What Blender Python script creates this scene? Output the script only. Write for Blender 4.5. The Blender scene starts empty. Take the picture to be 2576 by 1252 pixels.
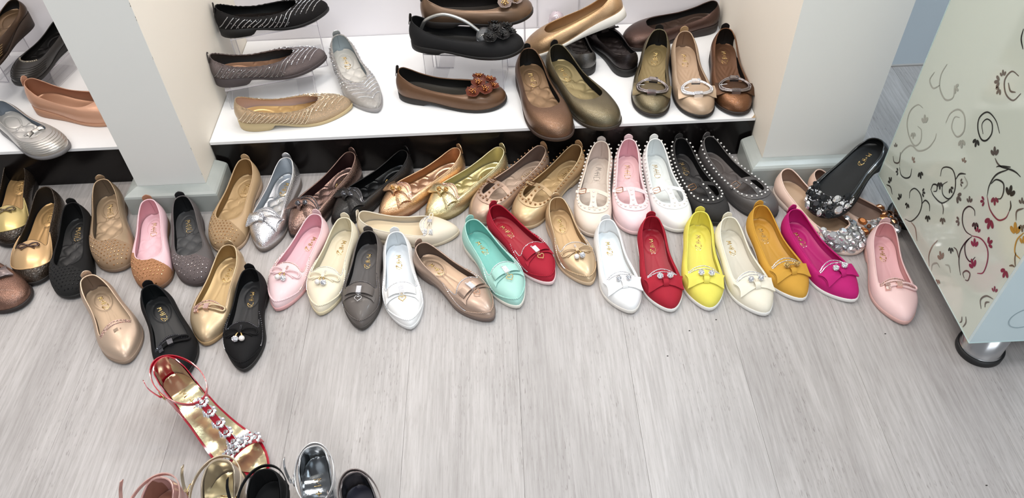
import bpy, math, random
import numpy as np
from mathutils import Matrix, Vector
rnd = random.Random(7)
C = bpy.context.scene.collection
R = math.radians

# ------------------------------------------------------------------ camera, world, light, exposure
cam = bpy.data.cameras.new('camera'); cam_ob = bpy.data.objects.new('camera', cam); C.objects.link(cam_ob)
cam.sensor_fit = 'HORIZONTAL'; cam.sensor_width = 36.0; cam.lens = 1955.0 / 2576.0 * 36.0
cam.clip_start = 0.02
_X = Vector((0.99897077, -0.03292993, -0.03119342))
_Dn = Vector((-0.04535867, -0.72524241, -0.68699785))
_Fw = Vector((0.0, 0.68770566, -0.72598962))
M4 = Matrix((_X, -_Dn, -_Fw)).transposed().to_4x4(); M4.translation = Vector((0, 0, 1.28))
cam_ob.matrix_world = M4
bpy.context.scene.camera = cam_ob

world = bpy.data.worlds.new('shop_air'); bpy.context.scene.world = world; world.use_nodes = True
world.node_tree.nodes['Background'].inputs[0].default_value = (0.93, 0.96, 1.0, 1)
world.node_tree.nodes['Background'].inputs[1].default_value = 0.40

def area(name, loc, size, power, col, aim=(0, 1.2, 0)):
    l = bpy.data.lights.new(name, 'AREA'); l.shape = 'RECTANGLE'; l.size, l.size_y = size
    l.energy = power; l.color = col
    o = bpy.data.objects.new(name, l); C.objects.link(o); o.location = loc
    o.rotation_euler = (Vector(aim) - Vector(loc)).to_track_quat('-Z', 'Y').to_euler()
    return o
area('ceiling_panel_light', (-0.6, 0.9, 2.9), (0.5, 0.5), 23, (1.0, 0.95, 0.88), (-0.6, 1.2, 0))
area('ceiling_panel_light', (0.6, 0.5, 2.9), (0.5, 0.5), 20, (0.93, 0.97, 1.0), (0.5, 1.0, 0))
area('ceiling_panel_light', (-0.4, -0.8, 2.9), (0.8, 0.4), 20, (1.0, 0.98, 0.96), (-0.3, 0.8, 0))
area('ceiling_panel_light', (1.9, -0.4, 2.9), (0.8, 0.8), 9, (0.74, 0.9, 1.0), (1.2, 0.9, 0))
area('ceiling_panel_light', (-2.2, 0.4, 2.9), (0.8, 0.8), 15, (1.0, 0.93, 0.86), (-1.2, 1.1, 0))
area('wall_fill_light', (1.5, 1.45, 2.6), (0.5, 0.3), 26, (0.78, 0.91, 1.0), (1.25, 1.7, 0.1))  # added fill lamp that brightens the pale blue wall behind the cabinet
area('front_fill_light', (0.9, -2.6, 1.9), (2.4, 1.6), 42, (0.88, 0.95, 1.0), (0.6, 1.2, 0.3))  # unseen fill added behind the camera to light the front faces
area('niche_strip_light', (-0.05, 1.62, 1.5), (1.1, 0.06), 8.5, (1.0, 0.93, 0.84), (-0.05, 1.72, 0))
area('niche_strip_light', (-1.4, 1.62, 1.5), (0.9, 0.06), 6.5, (1.0, 0.9, 0.8), (-1.4, 1.75, 0))

vs = bpy.context.scene.view_settings
vs.view_transform = 'Standard'; vs.look = 'None'; vs.gamma = 1.0; vs.use_curve_mapping = False
vs.exposure = -0.27
bpy.context.scene.display_settings.display_device = 'sRGB'

# ------------------------------------------------------------------ materials
def lin(c):
    return tuple((x / 12.92 if x <= 0.04045 else ((x + 0.055) / 1.055) ** 2.4) for x in [v / 255.0 for v in c])
_mats = {}
def mat(name, col, rough=0.5, metal=0.0, coat=0.0, bump=0.0, bscale=400.0, kind='noise', trans=0.0, var=0.0, vscale=60.0, spec=0.5, aniso=None):
    lu = .3 * col[0] + .59 * col[1] + .11 * col[2]; k_ = .84 if max(col) - min(col) < 120 else .95
    col = tuple(max(0, min(255, lu + (v - lu) * k_)) for v in col)
    key = (name, tuple(col), rough, metal, coat, bump, bscale, kind, trans, var)
    if key in _mats: return _mats[key]
    m = bpy.data.materials.new(name); m.use_nodes = True; nt = m.node_tree
    b = nt.nodes['Principled BSDF']; c = lin(col)
    b.inputs['Base Color'].default_value = (*c, 1); b.inputs['Roughness'].default_value = rough
    b.inputs['Metallic'].default_value = metal; b.inputs['Coat Weight'].default_value = coat
    b.inputs['Coat Roughness'].default_value = 0.08
    b.inputs['Specular IOR Level'].default_value = spec
    if trans: b.inputs['Transmission Weight'].default_value = trans; b.inputs['IOR'].default_value = 1.46 if rough > .05 else 1.18
    tc = nt.nodes.new('ShaderNodeTexCoord')
    if bump:
        if kind == 'crackle':
            t = nt.nodes.new('ShaderNodeTexVoronoi'); t.inputs['Scale'].default_value = bscale; out = t.outputs['Distance']
        elif kind == 'weave':
            t = nt.nodes.new('ShaderNodeTexWave'); t.inputs['Scale'].default_value = bscale; out = t.outputs['Fac']
            t.bands_direction = 'DIAGONAL'
        else:
            t = nt.nodes.new('ShaderNodeTexNoise'); t.inputs['Scale'].default_value = bscale; t.inputs['Detail'].default_value = 3; out = t.outputs['Fac']
        nt.links.new(tc.outputs['Object'], t.inputs['Vector'])
        bp = nt.nodes.new('ShaderNodeBump'); bp.inputs['Strength'].default_value = bump; bp.inputs['Distance'].default_value = 0.001
        nt.links.new(out, bp.inputs['Height']); nt.links.new(bp.outputs['Normal'], b.inputs['Normal'])
    if var:
        n = nt.nodes.new('ShaderNodeTexNoise'); n.inputs['Scale'].default_value = vscale; n.inputs['Detail'].default_value = 4
        nt.links.new(tc.outputs['Object'], n.inputs['Vector'])
        mx = nt.nodes.new('ShaderNodeMix'); mx.data_type = 'RGBA'
        mx.inputs['A'].default_value = (*[v * (1 - var) for v in c], 1); mx.inputs['B'].default_value = (*[min(1, v * (1 + var)) for v in c], 1)
        nt.links.new(n.outputs['Fac'], mx.inputs['Factor']); nt.links.new(mx.outputs['Result'], b.inputs['Base Color'])
    _mats[key] = m; return m
def leather(c): return mat('smooth_leather', c, .48, 0, .08, .12, 900)
def nubuck(c): return mat('nubuck', c, .75, 0, 0, .2, 1200, var=.06, spec=.25)
def pearl_leather(c): return mat('metallic_leather', c, .36, .55, .12, .1, 800)
def foil(c): return mat('crackled_foil', [min(255, v * 1.12) for v in c], .2, .92, .15, .55, 520, 'crackle', var=.12, vscale=260)
def glit(c): return mat('glitter_leather', c, .2, .85, 0, 1.0, 1050, 'crackle', var=.45, vscale=600)
def suede(c): return mat('suede', c, .9, 0, 0, .35, 1500, var=.1)
def lining_m(c): return mat('lining', c, .6, 0, 0, .05, 600, spec=.3)
def insole_m(c, metal=0.0, rough=.45): return mat('insole_cover', c, rough, metal, 0, .08, 700)
RHINE = lambda: mat('rhinestone', (238, 240, 246), .12, .85)
RHINE_D = lambda: mat('dark_rhinestone', (120, 120, 126), .14, .9)
RHINE_P = lambda: mat('rose_rhinestone', (226, 190, 180), .14, .9)
GOLD = lambda: mat('gold_metal', (222, 186, 118), .2, 1)
ROSE = lambda: mat('rose_gold_metal', (214, 160, 132), .22, 1)
CHROME = lambda: mat('chrome_metal', (215, 215, 218), .15, 1)
PEARL = lambda: mat('pearl_bead', (236, 230, 224), .22, .1, .6)

# ------------------------------------------------------------------ mesh builder
class MB:
    def __init__(s): s.V = []; s.F = []; s.I = []; s.n = 0
    def add(s, v, f, mi=0):
        v = np.asarray(v, float).reshape(-1, 3); o = s.n
        s.V.append(v); s.n += len(v)
        for a in f: s.F.append(tuple(int(i) + o for i in a)); s.I.append(mi)
        return s
    def grid(s, P, cu=False, cv=False, mi=0, flip=False):
        P = np.asarray(P, float); n, m = P.shape[:2]; f = []
        for i in range(n if cu else n - 1):
            for j in range(m if cv else m - 1):
                a = i * m + j; b = ((i + 1) % n) * m + j; c = ((i + 1) % n) * m + (j + 1) % m; d = i * m + (j + 1) % m
                f.append((a, d, c, b) if flip else (a, b, c, d))
        return s.add(P.reshape(-1, 3), f, mi)
    def sheet(s, P, th, mi=0):
        P = np.asarray(P, float); N = gnorm(P); A = P + N * th * .5; B = P - N * th * .5
        n, m = P.shape[:2]; s.grid(A, mi=mi); s.grid(B, mi=mi, flip=True)
        ring = [(i, 0) for i in range(n)] + [(n - 1, j) for j in range(1, m)] + [(i, m - 1) for i in range(n - 2, -1, -1)] + [(0, j) for j in range(m - 2, 0, -1)]
        a = np.array([A[i, j] for i, j in ring]); b = np.array([B[i, j] for i, j in ring])
        s.grid(np.stack([a, b], 1), cu=True, mi=mi, flip=True); return s
    def box(s, lo, hi, mi=0):
        x0, y0, z0 = lo; x1, y1, z1 = hi
        v = [(x0, y0, z0), (x1, y0, z0), (x1, y1, z0), (x0, y1, z0), (x0, y0, z1), (x1, y0, z1), (x1, y1, z1), (x0, y1, z1)]
        return s.add(v, [(0, 3, 2, 1), (4, 5, 6, 7), (0, 1, 5, 4), (1, 2, 6, 5), (2, 3, 7, 6), (3, 0, 4, 7)], mi)
    def tube(s, pts, r, closed=False, k=6, mi=0, flat=1.0, up=None):
        P = np.asarray(pts, float); n = len(P)
        if closed: T = np.roll(P, -1, 0) - np.roll(P, 1, 0)
        else:
            T = np.gradient(P, axis=0)
        T /= np.linalg.norm(T, axis=1)[:, None] + 1e-12
        u = np.array(up if up is not None else (0, 0, 1.0)); 
        r = np.full(n, r) if np.isscalar(r) else np.asarray(r)
        ring = []
        prev = None
        for i in range(n):
            t = T[i]
            if up is not None or prev is None:
                a = u - t * (u @ t)
                if np.linalg.norm(a) < 1e-3: a = np.array((1.0, 0, 0)) - t * t[0]
            else: a = prev - t * (prev @ t)
            a /= np.linalg.norm(a); prev = a; b = np.cross(t, a)
            ring.append([P[i] + r[i] * (flat * math.cos(q) * a + math.sin(q) * b) for q in [2 * math.pi * j / k for j in range(k)]])
        ring = np.array(ring); s.grid(ring, cu=closed, cv=True, mi=mi, flip=True)
        if not closed:
            o = s.n; s.add(ring[0], [tuple(range(k))], mi); s.add(ring[-1], [tuple(range(k - 1, -1, -1))], mi)
        return s
    def ball(s, c, r, k=8, mi=0, sz=1.0):
        c = np.array(c); m = max(4, k // 2 + 1); v = [c + (0, 0, r * sz)]
        for i in range(1, m):
            a = math.pi * i / m
            for j in range(k):
                b = 2 * math.pi * j / k; v.append(c + (r * math.sin(a) * math.cos(b), r * math.sin(a) * math.sin(b), r * sz * math.cos(a)))
        v.append(c - (0, 0, r * sz)); f = []
        for j in range(k): f.append((0, 1 + j, 1 + (j + 1) % k))
        for i in range(m - 2):
            for j in range(k):
                a = 1 + i * k + j; b = 1 + i * k + (j + 1) % k; f.append((a, a + k, b + k, b))
        l = len(v) - 1; o = 1 + (m - 2) * k
        for j in range(k): f.append((o + j, l, o + (j + 1) % k))
        return s.add(v, f, mi)
    def gem(s, p, n, r, h=.7, k=6, mi=0, sx=1.0, spin=0.0):
        p = np.array(p, float); n = np.array(n, float); n /= np.linalg.norm(n) + 1e-9
        a = np.cross(n, (0, 1.0, .01)); a /= np.linalg.norm(a); b = np.cross(n, a)
        q = [spin + 2 * math.pi * j / k for j in range(k)]
        v = [p + r * (sx * math.cos(t) * a + math.sin(t) * b) for t in q] + [p + .58 * r * (sx * math.cos(t + .3) * a + math.sin(t + .3) * b) + n * r * h for t in q]
        f = [(j, (j + 1) % k, k + (j + 1) % k, k + j) for j in range(k)] + [tuple(range(k, 2 * k))]
        return s.add(v, f, mi)
    def lathe(s, prof, c=(0, 0, 0), k=32, mi=0):
        c = np.array(c, float)
        P = np.array([[c + (r * math.cos(2 * math.pi * j / k), r * math.sin(2 * math.pi * j / k), z) for j in range(k)] for r, z in prof])
        return s.grid(P, cv=True, mi=mi, flip=True)
    def xf(s, fn):
        s.V = [fn(v) for v in s.V]; return s
    def build(s, name, mats, parent=None, smooth=True, label=None, **kw):
        me = bpy.data.meshes.new(name)
        V = np.concatenate(s.V) if s.V else np.zeros((0, 3))
        me.from_pydata(V.tolist(), [], s.F)
        if not isinstance(mats, (list, tuple)): mats = [mats]
        for m in mats: me.materials.append(m)
        if any(s.I): me.polygons.foreach_set('material_index', s.I)
        if smooth: me.polygons.foreach_set('use_smooth', [True] * len(s.F))
        me.validate(); me.update()
        o = bpy.data.objects.new(name, me); C.objects.link(o)
        if parent is not None: o.parent = parent
        if label: o['label'] = label
        for k_, v_ in kw.items(): o[k_] = v_
        return o
def gnorm(P):
    du = np.gradient(P, axis=0); dv = np.gradient(P, axis=1); N = np.cross(du, dv)
    return N / (np.linalg.norm(N, axis=-1, keepdims=True) + 1e-12)
def cat(pts, n, closed=False):
    """centripetal-ish Catmull-Rom through control points resampled evenly by arc length"""
    P = np.asarray(pts, float); m = len(P); out = []
    idx = range(m if closed else m - 1)
    for i in idx:
        if closed: p0, p1, p2, p3 = P[(i - 1) % m], P[i], P[(i + 1) % m], P[(i + 2) % m]
        else: p1, p2 = P[i], P[i + 1]; p0 = P[i - 1] if i else 2 * p1 - p2; p3 = P[i + 2] if i + 2 < m else 2 * p2 - p1
        for t in np.arange(0, 1, 1 / 12):
            out.append(.5 * ((2 * p1) + (-p0 + p2) * t + (2 * p0 - 5 * p1 + 4 * p2 - p3) * t * t + (-p0 + 3 * p1 - 3 * p2 + p3) * t ** 3))
    out.append(P[0] if closed else P[-1]); out = np.array(out)
    d = np.r_[0, np.cumsum(np.linalg.norm(np.diff(out, axis=0), axis=1))]
    t = np.linspace(0, d[-1], n + 1)[:-1] if closed else np.linspace(0, d[-1], n)
    return np.stack([np.interp(t, d, out[:, k]) for k in range(out.shape[1])], 1)
def tag(o, label, cat_, group=None, kind=None):
    o['label'] = label; o['category'] = cat_
    if group: o['group'] = group
    if kind: o['kind'] = kind
    return o
def struct(o, label=None):
    o['kind'] = 'structure'
    if label: o['label'] = label
    return o
def empty(name, loc, rz=0.0, rx=0.0, ry=0.0):
    o = bpy.data.objects.new(name, None); C.objects.link(o); o.empty_display_size = .03
    o.rotation_mode = 'YXZ'; o.location = loc; o.rotation_euler = (R(rx), R(ry), R(rz)); return o

# ------------------------------------------------------------------ structure
def floor_mat():
    m = bpy.data.materials.new('washed_oak_laminate'); m.use_nodes = True; nt = m.node_tree; b = nt.nodes['Principled BSDF']
    geo = nt.nodes.new('ShaderNodeNewGeometry'); oi = nt.nodes.new('ShaderNodeObjectInfo')
    add = nt.nodes.new('ShaderNodeVectorMath'); add.operation = 'ADD'
    sc = nt.nodes.new('ShaderNodeVectorMath'); sc.operation = 'SCALE'; sc.inputs['Scale'].default_value = 13.0
    cmb = nt.nodes.new('ShaderNodeCombineXYZ')
    nt.links.new(oi.outputs['Random'], cmb.inputs[0]); nt.links.new(oi.outputs['Random'], cmb.inputs[1])
    nt.links.new(cmb.outputs[0], sc.inputs[0]); nt.links.new(geo.outputs['Position'], add.inputs[0]); nt.links.new(sc.outputs[0], add.inputs[1])
    def noise(scl, scale, detail=4, dist=0.0, rough=.55):
        mp = nt.nodes.new('ShaderNodeMapping'); mp.inputs['Scale'].default_value = scl
        n = nt.nodes.new('ShaderNodeTexNoise'); n.inputs['Scale'].default_value = scale; n.inputs['Detail'].default_value = detail
        n.inputs['Distortion'].default_value = dist; n.inputs['Roughness'].default_value = rough
        nt.links.new(add.outputs[0], mp.inputs['Vector']); nt.links.new(mp.outputs[0], n.inputs['Vector']); return n.outputs['Fac']
    def ramp(src, a, b_, ca, cb):
        r = nt.nodes.new('ShaderNodeValToRGB'); r.color_ramp.elements[0].position = a; r.color_ramp.elements[1].position = b_
        r.color_ramp.elements[0].color = (*ca, 1); r.color_ramp.elements[1].color = (*cb, 1); nt.links.new(src, r.inputs[0]); return r.outputs[0]
    def mix(f, a, c, mode='MIX'):
        x = nt.nodes.new('ShaderNodeMix'); x.data_type = 'RGBA'; x.blend_type = mode
        if isinstance(f, float): x.inputs['Factor'].default_value = f
        else: nt.links.new(f, x.inputs['Factor'])
        nt.links.new(a, x.inputs['A']); nt.links.new(c, x.inputs['B']); return x.outputs['Result']
    broad = ramp(noise((1, .22, 1), 7, 3, .6), .3, .72, lin((167, 163, 162)), lin((191, 187, 186)))
    streak = ramp(noise((34, 1.6, 1), 5, 5, .4, .6), .34, .66, (.80, .79, .78), (1.04, 1.04, 1.04))
    fine = ramp(noise((90, 5, 1), 6, 3, .2), .3, .44, (.74, .72, .70), (1, 1, 1))
    pores = ramp(noise((70, 7, 1), 7, 2, .1, .45), .31, .37, (.62, .60, .59), (1, 1, 1))
    mask = ramp(noise((3, .6, 1), 4, 2), .45, .6, (0, 0, 0), (1, 1, 1))
    c1 = mix(1.0, broad, streak, 'MULTIPLY'); c2 = mix(.55, c1, fine, 'MULTIPLY')
    c3 = nt.nodes.new('ShaderNodeMix'); c3.data_type = 'RGBA'; c3.blend_type = 'MULTIPLY'
    nt.links.new(mask, c3.inputs['Factor']); nt.links.new(c2, c3.inputs['A']); nt.links.new(pores, c3.inputs['B'])
    nt.links.new(c3.outputs['Result'], b.inputs['Base Color'])
    b.inputs['Roughness'].default_value = .42; b.inputs['Specular IOR Level'].default_value = .45
    bp = nt.nodes.new('ShaderNodeBump'); bp.inputs['Strength'].default_value = .12; bp.inputs['Distance'].default_value = .0006
    nt.links.new(streak, bp.inputs['Height']); nt.links.new(bp.outputs[0], b.inputs['Normal'])
    return m
FLOOR = floor_mat()
dark_joint = mat('joint_board', (178, 172, 168), .8)  # board under the planks, close to the floor colour, seen in the joints
fl = struct(MB().box((-2.6, -1.0, -.03), (2.6, 3.2, -.008)).build('floor', dark_joint, smooth=False), 'washed grey oak laminate floor')
PW = .2195
for k in range(-12, 12):
    x0 = 0.003 + k * PW
    cuts = [-1.0, [-.55, .15, -.2][k % 3], 3.2]
    for a, b_ in zip(cuts[:-1], cuts[1:]):
        g = .00014
        v = MB(); lo = (x0 + g, a + g, -.008); hi = (x0 + PW - g, b_ - g, 0.0); c = .0003
        x_0, y_0, z_0 = lo; x_1, y_1, z_1 = hi
        vv = [(x_0, y_0, z_0), (x_1, y_0, z_0), (x_1, y_1, z_0), (x_0, y_1, z_0), (x_0, y_0, z_1 - c), (x_1, y_0, z_1 - c), (x_1, y_1, z_1 - c), (x_0, y_1, z_1 - c),
              (x_0 + c, y_0 + c, z_1), (x_1 - c, y_0 + c, z_1), (x_1 - c, y_1 - c, z_1), (x_0 + c, y_1 - c, z_1)]
        v.add(vv, [(0, 3, 2, 1), (0, 1, 5, 4), (1, 2, 6, 5), (2, 3, 7, 6), (3, 0, 4, 7), (4, 5, 9, 8), (5, 6, 10, 9), (6, 7, 11, 10), (7, 4, 8, 11), (8, 9, 10, 11)])
        v.build('plank', FLOOR, fl, smooth=False)

wall_paint = mat('wall_paint', (232, 233, 228), .6, 0, 0, .08, 60, var=.015, vscale=5)
cream_paint = mat('cream_paint', (240, 232, 218), .6, 0, 0, .08, 60, var=.015, vscale=5)
niche_white = mat('white_laminate_backing', (236, 232, 237), .35)
blue_wall = mat('pale_blue_wall', (214, 227, 238), .5)
base_m = mat('marbled_skirting', (160, 166, 162), .36, 0, .1, .05, 30, var=.2, vscale=14)
def pillar(x0, x1, y0, y1, name):
    return struct(MB().box((x0, y0, 0), (x1, y1, 2.6)).build(name, [wall_paint], smooth=False))
def pillar_faces(o):
    me = o.data; me.materials.append(cream_paint)
    for p in me.polygons:
        if abs(p.normal.x) > .5: p.material_index = 1
PYF = 1.412
pl_ = pillar(-.885, -.722, PYF, 1.99, 'wall_left'); pillar_faces(pl_)
pr_ = pillar(.606, .835, PYF, 1.99, 'wall_right'); pillar_faces(pr_)
struct(MB().box((-2.6, 1.96, 0), (.835, 2.05, 2.6)).build('wall_back', niche_white, smooth=False))
struct(MB().box((.835, 1.855, 0), (2.6, 1.862, .004))  .build('trim_1', dark_joint, smooth=False))
struct(MB().box((.835, 1.862, 0), (2.6, 1.98, 2.6)).build('wall_back_right', blue_wall, smooth=False))
def skirting(x0, x1, y0, y1, name):
    """chamfered skirting wrapped round the front and both sides of a pillar"""
    h = .066; d = .029; b = MB()
    prof = [(d, 0), (d, h - .016), (d * .93, h - .0115), (d * .74, h - .008), (d * .35, h - .003), (0.0006, h)]
    path = [(x0, y1, -1, 0), (x0, y0, -1, -1), (x1, y0, 1, -1), (x1, y1, 1, 0)]
    P = np.array([[(x + sx * q, y + sy * q, z) for q, z in prof] for x, y, sx, sy in path])
    b.grid(P, flip=True); return struct(b.build(name, base_m, smooth=False))
skirting(-.885, -.722, PYF, 1.498, 'baseboard_left')
skirting(.606, .835, PYF, 1.498, 'baseboard_right')
# wall-panel seams of the niche back
for i, x in enumerate((.10, .215, .33)):
    struct(MB().box((x - .0012, 1.957, .12), (x + .0012, 1.9605, 2.0)).build('trim_%d' % (i + 2), mat('seam', (200, 197, 202), .5), smooth=False))

# paint chips along the pillar edge
chip = MB()
for z_, s_ in ((.17, .004), (.235, .003), (.41, .0035), (.50, .006), (.53, .005), (.545, .0045), (.58, .004), (.095, .003)):
    a = np.array([(-.7218 - s_ * .5 * rnd.random(), PYF - .0006, z_ + s_ * math.sin(t) * 1.6) for t in (0,)])
    pts = [(-.722 + .0003 - (s_ * (.15 + .25 * rnd.random()) if j % 2 else 0), PYF - .0007, z_ - s_ + j * s_ * .5) for j in range(5)]
    chip.add([(p[0], p[1], p[2]) for p in pts] + [(-.7215, PYF - .0007, z_ + 1.2 * s_)], [(0, 1, 2), (2, 3, 4), (0, 2, 4, 5)])
chip.build('chipped_paint', mat('bare_plaster', (120, 112, 104), .8), pl_, smooth=False, kind='stuff')

# ------------------------------------------------------------------ display shelves
white_lam = mat('white_gloss_laminate', (240, 241, 243), .22, 0, .15)
black_lam = mat('black_gloss_laminate', (17, 14, 14), .2, 0, .0, spec=.35)
def display_shelf(x0, x1, label):
    t = empty('display_shelf', ((x0 + x1) / 2, 1.73, 0)); tag(t, label, 'shelf')
    w = (x1 - x0) / 2
    MB().box((-w, -.224, .105), (w, .228, .113)).build('shelf_board', white_lam, t, smooth=False)
    MB().box((-w, -.2225, 0.0), (w, -.206, .1045)).build('front_panel', black_lam, t, smooth=False, label='glossy black front panel')
    MB().box((-w, .2, 0.0), (w, .216, .1045)).build('rear_panel', white_lam, t, smooth=False)
    return t
display_shelf(-.7205, .6045, 'low white display shelf with glossy black front between the two pillars')
display_shelf(-2.2, -.8865, 'low white display shelf with glossy black front left of the left pillar')
MB().add([(.5935, 1.5055, .1135), (.6040, 1.5055, .1135), (.6040, 1.520, .1135), (.600, 1.512, .1135)], [(0, 1, 2, 3)]).build('worn_corner', mat('bare_chipboard', (176, 146, 106), .8), bpy.data.objects['display_shelf'], smooth=False).matrix_parent_inverse = Matrix.Translation((.058, -1.73, 0))

# ------------------------------------------------------------------ the flat shoe
OUT = {
 'point': [(0, 0), (.035, .004), (.078, .03), (.110, .08), (.128, .16), (.128, .28), (.131, .40), (.149, .52), (.170, .64), (.173, .72), (.158, .80), (.128, .87), (.090, .93), (.056, .97), (.028, .992), (0, 1)],
 'round': [(0, 0), (.035, .004), (.078, .03), (.112, .08), (.130, .16), (.132, .28), (.135, .40), (.152, .52), (.172, .64), (.178, .74), (.171, .82), (.150, .89), (.114, .945), (.075, .978), (.036, .996), (0, 1)],
 'sharp': [(0, 0), (.035, .004), (.078, .03), (.110, .08), (.128, .16), (.128, .28), (.130, .40), (.146, .52), (.165, .63), (.164, .71), (.145, .79), (.112, .87), (.072, .94), (.040, .976), (.018, .994), (0, 1)]}
TOP = {  # topline half curves: x, y, height as a share of the heel height
 'round': [(0, .022, 1), (.030, .026, .99), (.066, .05, .95), (.092, .11, .84), (.108, .2, .70), (.115, .34, .60), (.124, .47, .57), (.130, .59, .56), (.118, .675, .58), (.07, .73, .61), (0, .75, .62)],
 'deep': [(0, .022, 1), (.030, .026, .99), (.066, .05, .95), (.092, .11, .84), (.108, .2, .70), (.115, .34, .60), (.126, .47, .56), (.138, .60, .54), (.136, .70, .55), (.092, .775, .585), (0, .80, .60)],
 'slip': [(0, .022, 1), (.030, .026, .99), (.066, .05, .95), (.092, .11, .84), (.108, .2, .70), (.114, .34, .60), (.124, .48, .57), (.136, .60, .56), (.140, .668, .555), (.126, .683, .57), (.090, .656, .635), (.045, .634, .68), (0, .626, .70)],
 'loaf': [(0, .022, 1), (.030, .026, .99), (.066, .05, .95), (.092, .11, .84), (.108, .2, .70), (.116, .34, .60), (.127, .47, .57), (.138, .58, .56), (.138, .628, .565), (.122, .632, .60), (.085, .603, .66), (.045, .585, .69), (0, .578, .70)],
 'vee': [(0, .022, 1), (.030, .026, .99), (.066, .05, .95), (.092, .11, .84), (.108, .2, .70), (.114, .34, .60), (.120, .47, .58), (.112, .58, .59), (.080, .66, .61), (.042, .715, .64), (0, .74, .65)]}

def strokes(kind):
    """lettering pressed on the insole, as pen strokes in text space (x along the word, y up)"""
    if kind == 'thin':
        return [[(0, 0), (.12, 1), (.42, .3), (.62, 1), (.95, .05)], [(1.12, .5), (1.62, .5)], [(1.36, .8), (1.36, .2)],
                [(1.75, 1), (1.75, 0)], [(2.3, 1), (2.3, 0)], [(1.6, .5), (2.45, .5)],
                [(2.75, .05), (2.75, .95), (3.1, 1.02), (3.5, .8), (3.55, .4), (3.25, .05), (2.75, .02)]]
    return [[(0, .1), (.15, .9), (.4, .35), (.65, .9), (.8, .1)], [(1.15, .55), (1.5, .55)], [(1.33, .75), (1.33, .35)],
            [(1.75, .9), (1.8, .1)], [(2.15, 1.0), (2.1, .15)], [(1.7, .5), (2.25, .55)],
            [(2.5, .95), (2.9, 1.0), (3.2, .7), (3.0, .3), (2.6, .05), (2.9, .0), (3.45, .25), (3.5, .65), (3.3, .95)]]

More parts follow.
